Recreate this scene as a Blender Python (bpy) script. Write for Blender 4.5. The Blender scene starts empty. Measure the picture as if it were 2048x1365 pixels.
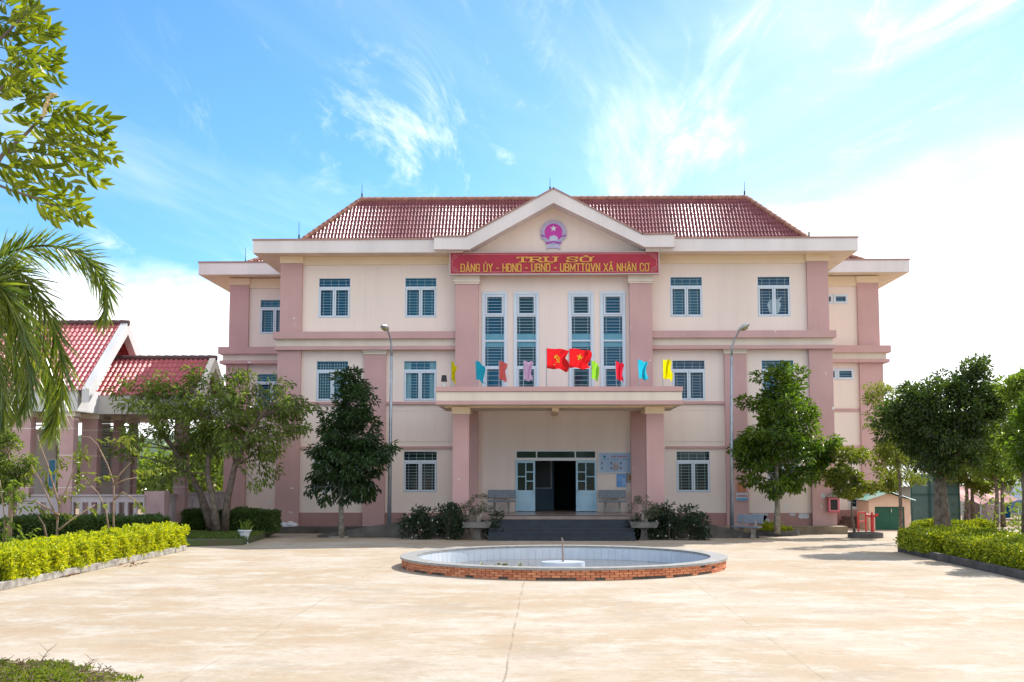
import bpy, math, random
import numpy as np
from mathutils import Vector, Matrix
R = math.radians
rng = np.random.default_rng(7)
random.seed(7)
sc = bpy.context.scene
col = sc.collection

# ------------------------------------------------------------ camera
F = 2600.0; CAMH = 2.48; YAW = math.atan(66/2600); PITCH = math.atan(262.5/2600)
cam = bpy.data.cameras.new('camera'); camo = bpy.data.objects.new('camera', cam); col.objects.link(camo)
cam.sensor_width = 36; cam.lens = 36*F/2048; cam.clip_start = .1; cam.clip_end = 6000
camo.location = (0, 0, CAMH); camo.rotation_euler = (R(90)+PITCH, 0, YAW)
sc.camera = camo
FW = Vector((-math.sin(YAW)*math.cos(PITCH), math.cos(YAW)*math.cos(PITCH), math.sin(PITCH)))
RT = Vector((math.cos(YAW), math.sin(YAW), 0)); UP = RT.cross(FW)
def at(px, py, Y):
    d = FW*F + RT*(px-1024) - UP*(py-682.5)
    return Vector((0, 0, CAMH)) + d*(Y/d.y)
def X(px, Y, py=800): return at(px, py, Y).x
def Z(py, Y, px=1100): return at(px, py, Y).z
def G(px, py, z=0):
    d = FW*F + RT*(px-1024) - UP*(py-682.5)
    return Vector((0, 0, CAMH)) + d*((z-CAMH)/d.z)

# ------------------------------------------------------------ sun, sky, exposure
SAZ, SEL = R(43), R(44)
sun = bpy.data.lights.new('sun', 'SUN'); suno = bpy.data.objects.new('sun', sun); col.objects.link(suno)
sun.energy = 3.9; sun.angle = R(.5); sun.color = (1, .96, .90)
sdir = Vector((math.sin(SAZ)*math.cos(SEL), math.cos(SAZ)*math.cos(SEL), math.sin(SEL)))
suno.rotation_euler = sdir.to_track_quat('Z', 'Y').to_euler()
w = bpy.data.worlds.new('World'); sc.world = w; w.use_nodes = True
nt = w.node_tree; nt.nodes.clear(); N = nt.nodes.new; L = nt.links.new
def wm(op, a, b=None, c=None, clamp=False):
    n = N('ShaderNodeMath'); n.operation = op; n.use_clamp = clamp
    for i, v in enumerate((a, b, c)):
        if v is None: continue
        if isinstance(v, (int, float)): n.inputs[i].default_value = v
        else: L(v, n.inputs[i])
    return n.outputs[0]
def wr(v, a, b, c=0, d=1):
    n = N('ShaderNodeMapRange'); n.interpolation_type = 'SMOOTHSTEP'
    L(v, n.inputs[0])
    for i, q in enumerate((a, b, c, d)): n.inputs[i+1].default_value = q
    return n.outputs[0]
sky = N('ShaderNodeTexSky'); sky.sky_type = 'NISHITA'; sky.sun_disc = False
sky.sun_elevation = SEL; sky.sun_rotation = SAZ; sky.altitude = 700; sky.air_density = 1.0; sky.dust_density = .6; sky.ozone_density = 2.0
tc = N('ShaderNodeTexCoord'); sx = N('ShaderNodeSeparateXYZ'); L(tc.outputs['Generated'], sx.inputs[0])
dx, dy, dz = sx.outputs
el = wm('ADD', wm('MAXIMUM', dz, 0), .10)
u = wm('DIVIDE', dx, el); v = wm('DIVIDE', dy, el)
cb = N('ShaderNodeCombineXYZ'); L(u, cb.inputs[0]); L(v, cb.inputs[1])
def wnoise(scale, detail, rough, dist, rot=0, sy=1, off=0):
    mp = N('ShaderNodeMapping'); L(cb.outputs[0], mp.inputs[0]); mp.inputs['Rotation'].default_value = (0, 0, R(rot))
    mp.inputs['Scale'].default_value = (1, sy, 1); mp.inputs['Location'].default_value = (off, off*.7, 0)
    n = N('ShaderNodeTexNoise'); L(mp.outputs[0], n.inputs[0])
    n.inputs['Scale'].default_value = scale; n.inputs['Detail'].default_value = detail
    n.inputs['Roughness'].default_value = rough; n.inputs['Distortion'].default_value = dist
    return n.outputs[0]
wisp = wr(wnoise(1.3, 9, .62, 1.4, 24, .34, 3.1), .50, .76)
wisp2 = wr(wnoise(3.2, 9, .68, 1.3, -38, .24, 8.4), .51, .76)
patch = wr(wnoise(.8, 3, .5, .3, 0, .6, 1.7), .42, .60)
right = wr(dx, -.16, .34)
wsum = wm('ADD', wm('MULTIPLY', wisp, wm('ADD', wm('MULTIPLY', right, 1.0), .12)), wm('MULTIPLY', wm('MULTIPLY', wisp2, patch), .75))
veil = wm('MULTIPLY', wm('MULTIPLY', right, wr(dz, .46, .05)), .50)
rp = wm('MULTIPLY', wr(wnoise(.9, 6, .55, .5, 12, .5, 5.2), .42, .66), wm('MULTIPLY', wr(dx, .03, .3), .5))
# cloud bank standing on the horizon
n3 = N('ShaderNodeTexNoise'); mp3 = N('ShaderNodeMapping'); L(tc.outputs['Generated'], mp3.inputs[0]); mp3.inputs['Scale'].default_value = (1, 1, 2.6)
L(mp3.outputs[0], n3.inputs[0]); n3.inputs['Scale'].default_value = 7; n3.inputs['Detail'].default_value = 8; n3.inputs['Roughness'].default_value = .55
edge = wm('ADD', wm('MULTIPLY', wm('SUBTRACT', n3.outputs[0], .5), .13), wm('MULTIPLY', dx, .07))
bank = wm('MULTIPLY', wr(wm('SUBTRACT', dz, edge), .190, .142), wr(dy, .15, .6))
rear_fill_cloud = wm('MULTIPLY', wm('MULTIPLY', wr(dy, .1, -.35), wr(dz, .22, .42)), wr(wnoise(1.1, 6, .6, .4, 0, 1, 2.2), .36, .56))  # unseen cloud cover added behind the camera to brighten the facade
thin = wm('MULTIPLY', wr(wnoise(.7, 8, .6, .9, 35, .4, 6.6), .44, .72), .24)
cl = wm('ADD', wm('ADD', wm('ADD', wsum, thin), veil), wm('ADD', wm('ADD', wm('MULTIPLY', bank, .97), rear_fill_cloud), rp), clamp=True)
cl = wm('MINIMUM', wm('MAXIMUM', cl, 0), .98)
tint = N('ShaderNodeMix'); tint.data_type = 'RGBA'; tint.blend_type = 'MULTIPLY'; tint.inputs[0].default_value = 1
SKYS = .092
L(sky.outputs[0], tint.inputs[6]); tint.inputs[7].default_value = (.60*SKYS, .98*SKYS, 1.22*SKYS, 1)
mx = N('ShaderNodeMix'); mx.data_type = 'RGBA'; L(cl, mx.inputs[0]); L(tint.outputs[2], mx.inputs[6]); mx.inputs[7].default_value = (.95, .96, .97, 1)
bg = N('ShaderNodeBackground'); bg.inputs[1].default_value = 1.0; L(mx.outputs[2], bg.inputs[0])
wo = N('ShaderNodeOutputWorld'); L(bg.outputs[0], wo.inputs[0])
sc.view_settings.view_transform = 'Standard'; sc.view_settings.look = 'None'; sc.view_settings.gamma = 1
sc.view_settings.use_curve_mapping = False; sc.view_settings.exposure = .9
sc.cycles.max_bounces = 6; sc.cycles.diffuse_bounces = 4; sc.cycles.transparent_max_bounces = 12
sc.cycles.use_denoising = True

# ------------------------------------------------------------ materials
MATS = {}
def mat(name, c, rough=.7, c2=None, var=.12, scale=2.0, bump=0, bscale=30, spec=.4, metal=0, chip=None, streak=False, attr=False, trans=0, tc_=None, detail=5, ior=None):
    if name in MATS: return MATS[name]
    m = bpy.data.materials.new(name); m.use_nodes = True; t = m.node_tree; n = t.nodes; l = t.links
    b = n['Principled BSDF']; b.inputs['Roughness'].default_value = rough; b.inputs['Metallic'].default_value = metal
    b.inputs['Specular IOR Level'].default_value = spec
    if ior: b.inputs['IOR'].default_value = ior
    g = n.new('ShaderNodeNewGeometry')
    c2 = c2 or tuple(x*(1-var) for x in c); c1 = c
    mixn = n.new('ShaderNodeMix'); mixn.data_type = 'RGBA'
    mixn.inputs[6].default_value = (*c1, 1); mixn.inputs[7].default_value = (*c2, 1)
    if attr:
        a = n.new('ShaderNodeAttribute'); a.attribute_name = 'rnd'; fac = a.outputs['Fac']
        l.new(fac, mixn.inputs[0])
    else:
        no = n.new('ShaderNodeTexNoise'); no.inputs['Scale'].default_value = scale; no.inputs['Detail'].default_value = detail
        if streak:
            mp = n.new('ShaderNodeMapping'); mp.inputs['Scale'].default_value = (1, 1, .12); l.new(g.outputs['Position'], mp.inputs[0]); l.new(mp.outputs[0], no.inputs[0])
        else: l.new(g.outputs['Position'], no.inputs[0])
        mr = n.new('ShaderNodeMapRange'); mr.inputs[1].default_value = .35; mr.inputs[2].default_value = .68
        l.new(no.outputs[0], mr.inputs[0]); l.new(mr.outputs[0], mixn.inputs[0])
    out = mixn.outputs[2]
    if chip:
        cn = n.new('ShaderNodeTexNoise'); cn.inputs['Scale'].default_value = chip[2]; cn.inputs['Detail'].default_value = 6; l.new(g.outputs['Position'], cn.inputs[0])
        cr = n.new('ShaderNodeMapRange'); cr.inputs[1].default_value = chip[1]; cr.inputs[2].default_value = chip[1]+.012; l.new(cn.outputs[0], cr.inputs[0])
        m2 = n.new('ShaderNodeMix'); m2.data_type = 'RGBA'; l.new(cr.outputs[0], m2.inputs[0]); l.new(out, m2.inputs[6]); m2.inputs[7].default_value = (*chip[0], 1); out = m2.outputs[2]
    if name in ('wall_paint', 'pink_paint', 'fascia_paint', 'cream_trim', 'plinth_paint'):
        mp2 = n.new('ShaderNodeMapping'); mp2.inputs['Scale'].default_value = (3.2, 3.2, .16); l.new(g.outputs['Position'], mp2.inputs[0])
        sn = n.new('ShaderNodeTexNoise'); sn.inputs['Scale'].default_value = 1.0; sn.inputs['Detail'].default_value = 7; sn.inputs['Roughness'].default_value = .65; l.new(mp2.outputs[0], sn.inputs[0])
        sr = n.new('ShaderNodeMapRange'); sr.inputs[1].default_value = .52; sr.inputs[2].default_value = .74; sr.inputs[4].default_value = .13; l.new(sn.outputs[0], sr.inputs[0])
        m3 = n.new('ShaderNodeMix'); m3.data_type = 'RGBA'; l.new(sr.outputs[0], m3.inputs[0]); l.new(out, m3.inputs[6]); m3.inputs[7].default_value = tuple(x*.52 for x in c)+(1,); out = m3.outputs[2]
    l.new(out, b.inputs['Base Color'])
    if bump:
        bn = n.new('ShaderNodeTexNoise'); bn.inputs['Scale'].default_value = bscale; bn.inputs['Detail'].default_value = 4; l.new(g.outputs['Position'], bn.inputs[0])
        bp = n.new('ShaderNodeBump'); bp.inputs['Strength'].default_value = bump; bp.inputs['Distance'].default_value = .02
        l.new(bn.outputs[0], bp.inputs['Height']); l.new(bp.outputs[0], b.inputs['Normal'])
    if trans:
        tr = n.new('ShaderNodeBsdfTranslucent'); ms = n.new('ShaderNodeMixShader'); ms.inputs[0].default_value = trans
        if tc_:
            tm = n.new('ShaderNodeMix'); tm.data_type = 'RGBA'; tm.blend_type = 'MULTIPLY'; tm.inputs[0].default_value = 1
            l.new(out, tm.inputs[6]); tm.inputs[7].default_value = (*tc_, 1); l.new(tm.outputs[2], tr.inputs[0])
        else: l.new(out, tr.inputs[0])
        o = n['Material Output']; l.new(b.outputs[0], ms.inputs[1]); l.new(tr.outputs[0], ms.inputs[2]); l.new(ms.outputs[0], o.inputs[0])
    MATS[name] = m
    return m
CH = (.72, .72, .74)
WALL = mat('wall_paint', (.84, .71, .635), .85, var=.09, scale=.55, bump=.12, bscale=60, spec=.2, chip=(CH, .70, 3.1), streak=True)
PINK = mat('pink_paint', (.57, .355, .34), .8, var=.10, scale=.8, bump=.1, bscale=60, spec=.2, chip=(CH, .71, 2.6))
PINKD = mat('plinth_paint', (.42, .235, .215), .8, var=.16, scale=1.1, bump=.1, spec=.2, chip=(CH, .67, 2.2))
CREAM = mat('cream_trim', (.74, .655, .55), .8, var=.10, scale=1.2, spec=.2, chip=((.25, .22, .2), .745, 2.4), streak=True)
YEL = mat('ochre_trim', (.84, .68, .49), .8, var=.07, scale=1.0, spec=.2)
FASC = mat('fascia_paint', (.76, .70, .69), .8, var=.13, scale=.9, spec=.2, streak=True, chip=((.2, .18, .17), .735, 1.9))
SOFF = mat('soffit_paint', (.78, .66, .54), .85, var=.14, scale=.7, spec=.1)
TRIM = mat('roof_edge_trim', (.40, .24, .21), .8, var=.2, scale=2)
TILE = mat('roof_tile', (.27, .085, .085), .42, (.19, .055, .058), scale=2.2, spec=.55)
TILER = mat('pavilion_roof_tile', (.48, .12, .125), .48, (.38, .095, .10), scale=3.0, spec=.45)
RIDGE = mat('ridge_tile', (.38, .18, .12), .65, (.25, .11, .075), scale=4)
FRAME = mat('window_frame_paint', (.62, .70, .78), .45, var=.06, scale=3)
GLASS = mat('blue_glass', (.002, .085, .165), .06, (.002, .06, .125), scale=.6, spec=.35, ior=1.5)  # opaque panes: base blue holds the glass tint plus the mirrored sky
GLASSD = mat('dark_glass', (.010, .030, .036), .05, (.006, .018, .022), scale=.8, spec=.5, ior=1.5)
GRILLE = mat('grille_paint', (.34, .46, .52), .5)
CURT = mat('curtain_cloth', (.20, .42, .48), .7, (.14, .33, .40), scale=9, streak=True)
TEAL = mat('spandrel_panel', (.13, .33, .42), .35, (.10, .28, .37), scale=2)
BAR = mat('white_metal', (.72, .74, .74), .4)
STEEL = mat('galvanised_steel', (.42, .46, .50), .38, (.30, .34, .38), scale=4, metal=.55)
DARK = mat('dark_metal', (.02, .02, .022), .5)
STEP = mat('step_stone', (.030, .042, .060), .45, (.02, .028, .04), scale=3, spec=.35)
NOSE = mat('step_nosing', (.055, .05, .05), .5)
FLOOR = mat('porch_tile', (.30, .22, .19), .25, (.22, .16, .14), scale=2, spec=.6)
CONC = mat('aged_concrete', (.30, .28, .25), .85, (.15, .14, .125), scale=1.6, bump=.3, bscale=14)
CONCD = mat('dark_concrete', (.12, .11, .10), .85, (.06, .055, .05), scale=2, bump=.3, bscale=14)
CONCT = mat('tan_concrete', (.34, .26, .17), .85, (.20, .15, .10), scale=1.8, bump=.3, bscale=14)
STONE = mat('stone_slab', (.34, .33, .31), .5, (.24, .235, .225), scale=5, spec=.5)
TERR = mat('terrazzo', (.22, .26, .31), .45, (.10, .12, .15), scale=28, spec=.5)
BRICK = mat('brick', (.74, .29, .14), .8, (.50, .16, .075), attr=True)
MORT = mat('mortar', (.15, .12, .095), .9, (.08, .065, .05), scale=7)
POOLT = mat('pool_tile', (.66, .70, .76), .25, (.54, .60, .68), scale=1.2, spec=.5)
POOLF = mat('pool_floor', (.16, .14, .13), .12, (.075, .075, .08), scale=.9, spec=.6)
BARK = mat('bark', (.20, .155, .12), .9, (.09, .07, .055), scale=7, bump=.6, bscale=20)
BARKP = mat('pale_bark', (.34, .30, .25), .9, (.16, .14, .115), scale=9, bump=.5, bscale=20)
TWIG = mat('pale_twig', (.36, .25, .18), .8, (.24, .16, .11), scale=5)
def leafm(name, a, b, t=.35, rough=.45, tcol=(1.5, 1.6, .5), spec=.5):
    return mat(name, a, rough, b, attr=True, trans=t, tc_=tcol, spec=spec)
LF_SPREAD = leafm('spreading_tree_leaf', (.06, .095, .025), (.24, .30, .06), .45, .25)
LF_DARK = leafm('dark_tree_leaf', (.014, .038, .014), (.045, .09, .022), .25, .32)
LF_RIGHT = leafm('round_leaf', (.025, .065, .012), (.16, .24, .025), .42, .26)
LF_OLIVE = leafm('olive_leaf', (.09, .12, .02), (.25, .26, .045), .42, .36)
LF_BIG = leafm('fig_leaf', (.020, .046, .018), (.12, .17, .04), .36, .26)
LF_LITE = leafm('light_leaf', (.08, .14, .025), (.24, .30, .05), .45, .4)
LF_HEDGE = leafm('golden_hedge_leaf', (.20, .28, .010), (.70, .68, .015), .34, .5, (1.25, 1.25, .4))
LF_HEDGE2 = leafm('green_hedge_leaf', (.10, .17, .012), (.56, .57, .018), .24, .5, (1.25, 1.25, .4))
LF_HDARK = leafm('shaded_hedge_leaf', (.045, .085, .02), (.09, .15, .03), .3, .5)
LF_PALM = leafm('palm_leaflet', (.05, .095, .02), (.22, .25, .03), .42, .30)
LF_PINN = leafm('pinnate_leaflet', (.08, .12, .012), (.23, .26, .025), .50, .4, (1.5, 1.5, .5))
LF_SHRUB = leafm('shrub_leaf', (.012, .030, .014), (.03, .06, .022), .2, .4)
LF_BONS = leafm('bonsai_leaf', (.05, .065, .035), (.11, .12, .06), .25, .5)
GRASSM = leafm('grass_blade', (.07, .11, .02), (.14, .19, .03), .3, .6)
PETAL = mat('white_petal', (.75, .75, .72), .6, trans=.2)

# ------------------------------------------------------------ builders
def rootof(o):
    while o.parent: o = o.parent
    return o
def tag(o, label=None, cat=None, group=None, kind=None):
    if label: o['label'] = label
    if cat: o['category'] = cat
    if group: o['group'] = group
    if kind: o['kind'] = kind
    return o
def thing(name, label, cat, loc=(0, 0, 0), group=None):
    o = bpy.data.objects.new(name, None); col.objects.link(o); o.location = loc; o.empty_display_size = .3
    return tag(o, label, cat, group)
def link(name, me, mats, parent):
    o = bpy.data.objects.new(name, me); col.objects.link(o)
    for m in (mats if isinstance(mats, (list, tuple)) else [mats]): me.materials.append(m)
    if parent is not None:
        o.parent = parent
        off = rootof(parent).location
        if off.length > 0: me.transform(Matrix.Translation(-off))
    return o
def npmesh(name, V, Fq, mats, parent, rnd=None, smooth=False, mi=None):
    V = np.asarray(V, np.float32); Fq = np.asarray(Fq, np.int32); k = Fq.shape[1]
    me = bpy.data.meshes.new(name)
    me.vertices.add(len(V)); me.vertices.foreach_set('co', V.ravel())
    me.loops.add(Fq.size); me.loops.foreach_set('vertex_index', Fq.ravel())
    me.polygons.add(len(Fq)); me.polygons.foreach_set('loop_start', np.arange(0, Fq.size, k, dtype=np.int32))
    me.polygons.foreach_set('use_smooth', np.full(len(Fq), smooth))
    if mi is not None: me.polygons.foreach_set('material_index', np.asarray(mi, np.int32))
    me.update(calc_edges=True)
    if rnd is not None:
        a = me.attributes.new('rnd', 'FLOAT', 'FACE'); a.data.foreach_set('value', np.asarray(rnd, np.float32))
    return link(name, me, mats, parent)
class MB:
    def __init__(s): s.v = []; s.f = []; s.m = []; s.cm = 0; s.r = []
    def add(s, vs, fs, r=None):
        n = len(s.v); s.v += [tuple(x) for x in vs]; s.f += [tuple(i+n for i in f) for f in fs]; s.m += [s.cm]*len(fs)
        s.r += [r if r is not None else random.random()]*len(fs); return s
    def box(s, x0, x1, y0, y1, z0, z1, r=None):
        if x0 > x1: x0, x1 = x1, x0
        if y0 > y1: y0, y1 = y1, y0
        if z0 > z1: z0, z1 = z1, z0
        return s.add([(x0, y0, z0), (x1, y0, z0), (x1, y1, z0), (x0, y1, z0), (x0, y0, z1), (x1, y0, z1), (x1, y1, z1), (x0, y1, z1)],
              [(0, 3, 2, 1), (4, 5, 6, 7), (0, 1, 5, 4), (1, 2, 6, 5), (2, 3, 7, 6), (3, 0, 4, 7)], r)
    def obox(s, c, ax, ay, az, r=None):
        c = Vector(c); ax, ay, az = Vector(ax), Vector(ay), Vector(az)
        vs = [c+a*ax+b*ay+d*az for d in (-1, 1) for a, b in ((-1, -1), (1, -1), (1, 1), (-1, 1))]
        return s.add(vs, [(0, 3, 2, 1), (4, 5, 6, 7), (0, 1, 5, 4), (1, 2, 6, 5), (2, 3, 7, 6), (3, 0, 4, 7)], r)
    def quad(s, a, b, c, d): return s.add([a, b, c, d], [(0, 1, 2, 3)])
    def prism(s, poly, axis, a, b):   # poly in the two other axes
        n = len(poly)
        def mk(p, t):
            if axis == 'y': return (p[0], t, p[1])
            if axis == 'x': return (t, p[0], p[1])
            return (p[0], p[1], t)
        vs = [mk(p, a) for p in poly]+[mk(p, b) for p in poly]
        fs = [tuple(range(n)), tuple(range(2*n-1, n-1, -1))]+[(i, i+n, (i+1) % n+n, (i+1) % n) for i in range(n)]
        return s.add(vs, fs)
    def tube(s, pts, rad, k=8, cap=True):
        pts = [Vector(p) for p in pts]
        if isinstance(rad, (int, float)): rad = [rad]*len(pts)
        vs = []; n = len(pts); prev = None
        for i, p in enumerate(pts):
            d = (pts[min(i+1, n-1)]-pts[max(i-1, 0)]).normalized()
            a = prev if prev is not None else (Vector((1, 0, 0)) if abs(d.x) < .8 else Vector((0, 1, 0)))
            a = (a-d*a.dot(d)).normalized(); b = d.cross(a); prev = a
            for j in range(k):
                t = 2*math.pi*j/k; vs.append(p+(a*math.cos(t)+b*math.sin(t))*rad[i])
        fs = [(i*k+j, i*k+(j+1) % k, (i+1)*k+(j+1) % k, (i+1)*k+j) for i in range(n-1) for j in range(k)]
        if cap: fs += [tuple(range(k-1, -1, -1)), tuple((n-1)*k+j for j in range(k))]
        return s.add(vs, fs)
    def lathe(s, c, prof, k=24, sx=1, sy=1):
        c = Vector(c); vs = []
        for r, z in prof:
            for j in range(k):
                t = 2*math.pi*j/k; vs.append((c.x+math.cos(t)*r*sx, c.y+math.sin(t)*r*sy, c.z+z))
        n = len(prof)
        return s.add(vs, [(i*k+j, i*k+(j+1) % k, (i+1)*k+(j+1) % k, (i+1)*k+j) for i in range(n-1) for j in range(k)])
    def build(s, name, m, parent=None, smooth=False, bevel=0):
        me = bpy.data.meshes.new(name); me.from_pydata(s.v, [], s.f); me.update()
        a = me.attributes.new('rnd', 'FLOAT', 'FACE'); a.data.foreach_set('value', s.r)
        me.polygons.foreach_set('material_index', s.m)
        if smooth: me.polygons.foreach_set('use_smooth', [True]*len(s.f))
        o = link(name, me, m, parent)
        if bevel:
            bm = o.modifiers.new('bevel', 'BEVEL'); bm.width = bevel; bm.segments = 2; bm.limit_method = 'ANGLE'
        return o
def unit(a): return a/np.maximum(np.linalg.norm(a, axis=1, keepdims=True), 1e-6)
def leaves(name, P, D, Ln, Wd, m, parent, up=.6, rnd=None, nrm=None):
    n = len(P); P = np.asarray(P, float); D = unit(np.asarray(D, float))
    nn = rng.normal(size=(n, 3)); nn[:, 2] = np.abs(nn[:, 2])+up*2; nn = unit(nn)
    if nrm is not None: nn = unit(np.asarray(nrm)+rng.normal(size=(n, 3))*.28)
    S = unit(np.cross(D, nn)); Nn = np.cross(S, D)
    Ln = np.broadcast_to(Ln, n)[:, None]*rng.uniform(.55, 1.3, (n, 1)); Wd = np.broadcast_to(Wd, n)[:, None]*rng.uniform(.8, 1.2, (n, 1))
    V = np.empty((n, 6, 3)); k = Nn*Wd*.35
    V[:, 0] = P; V[:, 1] = P+D*Ln*.38+S*Wd*.5+k; V[:, 2] = P+D*Ln*.72+S*Wd*.38+k*.6; V[:, 3] = P+D*Ln-Nn*Ln*.12
    V[:, 4] = P+D*Ln*.72-S*Wd*.38+k*.6; V[:, 5] = P+D*Ln*.38-S*Wd*.5+k
    base = np.arange(n)[:, None]*6
    Fq = np.concatenate([base+[0, 1, 2, 3], base+[0, 3, 4, 5]])
    r = rng.random(n) if rnd is None else np.asarray(rnd)
    return npmesh(name, V.reshape(-1, 3), Fq, m, parent, rnd=np.concatenate([r, r]))
def ellipse_pts(blobs, n, inner=.35):
    vol = np.array([b[3]*b[4]*b[5] for b in blobs])**.7; ch = rng.choice(len(blobs), n, p=vol/vol.sum())
    B = np.array(blobs, float)[ch]; d = unit(rng.normal(size=(n, 3))); r = rng.uniform(inner**2, 1, n)**.5; r = np.where(rng.random(n) < .16, r*rng.uniform(1.05, 1.28, n), r)
    return B[:, :3]+d*r[:, None]*B[:, 3:6]
def tree(name, label, cat, trunk, rad, blobs, ncl, per, rc, Ll, Wl, lm, bm=BARK, droop=.5, group=None, inner=.35, out=.8, trunks=None, tw=1):
    t = thing(name, label, cat, Vector(trunk[0]), group)
    mb = MB(); alltr = [trunk]+(trunks or [])
    for T in alltr:
        T = [Vector(p) for p in T]; n = len(T)
        rr = [rad*(1.25 if i == 0 else 1)*(1-.75*i/(n-1)) for i in range(n)]
        mb.tube(T, rr, 10)
    mb.build('trunk', bm, t, True)
    C = ellipse_pts(blobs, ncl, inner)
    cen = np.mean([b[:3] for b in blobs], axis=0)
    br = MB()
    for c in C[:int(ncl*.55)]:
        c = Vector(c); best = None
        for T in alltr:
            for i in range(1, len(T)):
                for q in (.0, .5, 1):
                    p = Vector(T[i-1]).lerp(Vector(T[i]), q); fr = (i-1+q)/(len(T)-1)
                    if fr < .35: continue
                    dd = (p-c).length + max(0, p.z-c.z+.2)*2.5
                    if best is None or dd < best[0]: best = (dd, p, fr)
        p = best[1]; mid = p.lerp(c, .5)+Vector((random.uniform(-.12, .12), random.uniform(-.12, .12), random.uniform(-.02, .2)))
        r0 = rad*(1-.7*best[2])*.36
        br.tube([p, mid, c], [r0, r0*.6, r0*.18], 5, False)
    br.build('branches', bm, t, True)
    n = ncl*per; ci = np.repeat(np.arange(ncl), per)
    sub = unit(rng.normal(size=(n, 3)))*(rng.random((n, 1))**.45)*rc; sub[:, 2] *= .72
    P = C[ci]+sub
    D = unit(sub)*out+unit(P-cen)*.6+rng.normal(size=(n, 3))*.45; D[:, 2] -= droop
    rn = np.clip(rng.random(n)*.55+rng.random(ncl)[ci]*.45, 0, 1)
    leaves('crown', P, D, Ll, Wl, lm, t, rnd=rn)
    return t
def shrub(name, label, cat, c, r, ncl, per, rc, Ll, Wl, lm, group=None, flowers=0, up=.2, blobs=None):
    t = thing(name, label, cat, Vector((c[0], c[1], c[2])), group)
    blobs = blobs or [(c[0], c[1], c[2]+r[2]*.95, r[0], r[1], r[2])]
    C = ellipse_pts(blobs, ncl, .3); C[:, 2] = np.maximum(C[:, 2], c[2]+.05)
    mb = MB()
    for k in range(min(18, ncl)):
        p = C[k]; b = Vector((c[0]+random.uniform(-.25, .25)*r[0], c[1]+random.uniform(-.25, .25)*r[1], c[2]))
        mb.tube([b, b.lerp(Vector(p), .5)+Vector((0, 0, .08)), p], [.02, .014, .006], 5, False)
    mb.build('stem', BARK, t)
    ci = np.repeat(np.arange(ncl), per); n = len(ci)
    sub = unit(rng.normal(size=(n, 3)))*(rng.random((n, 1))**.5)*rc
    P = C[ci]+sub; P[:, 2] = np.maximum(P[:, 2], c[2]+.02); D = unit(sub)+rng.normal(size=(n, 3))*.4; D[:, 2] += up
    leaves('foliage', P, D, Ll, Wl, lm, t, rnd=np.clip(rng.random(n)*.6+rng.random(ncl)[ci]*.4, 0, 1))
    if flowers:
        Cf = ellipse_pts(blobs, flowers, .8); Cf[:, 1] -= rc*.7; Cf[:, 2] = np.maximum(Cf[:, 2], c[2]+.1)
        Cp = np.repeat(Cf, 5, 0); D = rng.normal(size=(len(Cp), 3)); D[:, 1] -= .6
        leaves('flowers', Cp, D, .045, .04, PETAL, t)
    return t
def vnoise(x, y, s=1.0):
    return (np.sin(x*1.7*s+.3*np.sin(y*2.1*s))+np.sin(y*2.3*s+1.3+.7*np.sin(x*1.1*s))+np.sin((x+y)*3.9*s+2)*.5)/2.5
def hedge(name, label, x0, x1, y0, y1, z0, z1, lm, n, Ll=.075, Wl=.05, group=None, rag=.06):
    t = thing(name, label, 'hedge', Vector(((x0+x1)/2, (y0+y1)/2, z0)), group)
    i_ = .13
    MB().box(x0+i_, x1-i_, y0+i_, y1-i_, z0, z1-i_).build('stem', mat('hedge_core', (.035, .05, .012), .9, (.02, .03, .01), scale=9), t)
    A = np.array([(x1-x0)*(y1-y0), (x1-x0)*(z1-z0), (y1-y0)*(z1-z0), (y1-y0)*(z1-z0)*.6]); A = A/A.sum()
    k = rng.choice(4, n, p=A); U = rng.random(n); V = rng.random(n)
    P = np.empty((n, 3)); D = np.zeros((n, 3))
    xx = x0+(x1-x0)*U; yy = y0+(y1-y0)*U; zz = z0+(z1-z0)*V**.9
    m = k == 0; P[m] = np.c_[xx[m], y0+(y1-y0)*V[m], np.full(m.sum(), z1)]; D[m] = (0, 0, 1)
    m = k == 1; P[m] = np.c_[xx[m], np.full(m.sum(), y0), zz[m]]; D[m] = (0, -1, .4)
    xs = x1 if x1 < 0 else x0
    m = k == 2; P[m] = np.c_[np.full(m.sum(), xs), yy[m], zz[m]]; D[m] = (-np.sign(xs), 0, .4)
    m = k == 3; xo = x0 if x1 < 0 else x1
    P[m] = np.c_[np.full(m.sum(), xo), yy[m], zz[m]]; D[m] = (np.sign(xo), 0, .4)
    bump = vnoise(P[:, 0]+P[:, 2]*1.3, P[:, 1], 1.7)*rag+vnoise(P[:, 0]*3.1, P[:, 1]*2.7+P[:, 2]*3, 1.6)*rag*.8
    cx, cy = (x0+x1)/2, (y0+y1)/2
    rnd_ = np.minimum.reduce([P[:, 0]-x0, x1-P[:, 0], P[:, 1]-y0, y1-P[:, 1]])
    top = k == 0; P[top, 2] -= np.clip(.22-rnd_[top], 0, .22)**1.4*1.5
    P += unit(D)*bump[:, None]+rng.normal(size=(n, 3))*.03-unit(D)*(rng.random((n, 1))**2)*.12
    P[:, 2] = np.maximum(P[:, 2], z0+.03)
    D = D*.7+rng.normal(size=(n, 3))*.7; D[:, 2] += .35
    leaves('foliage', P, D, Ll, Wl, lm, t, up=.3)
    return t
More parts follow.
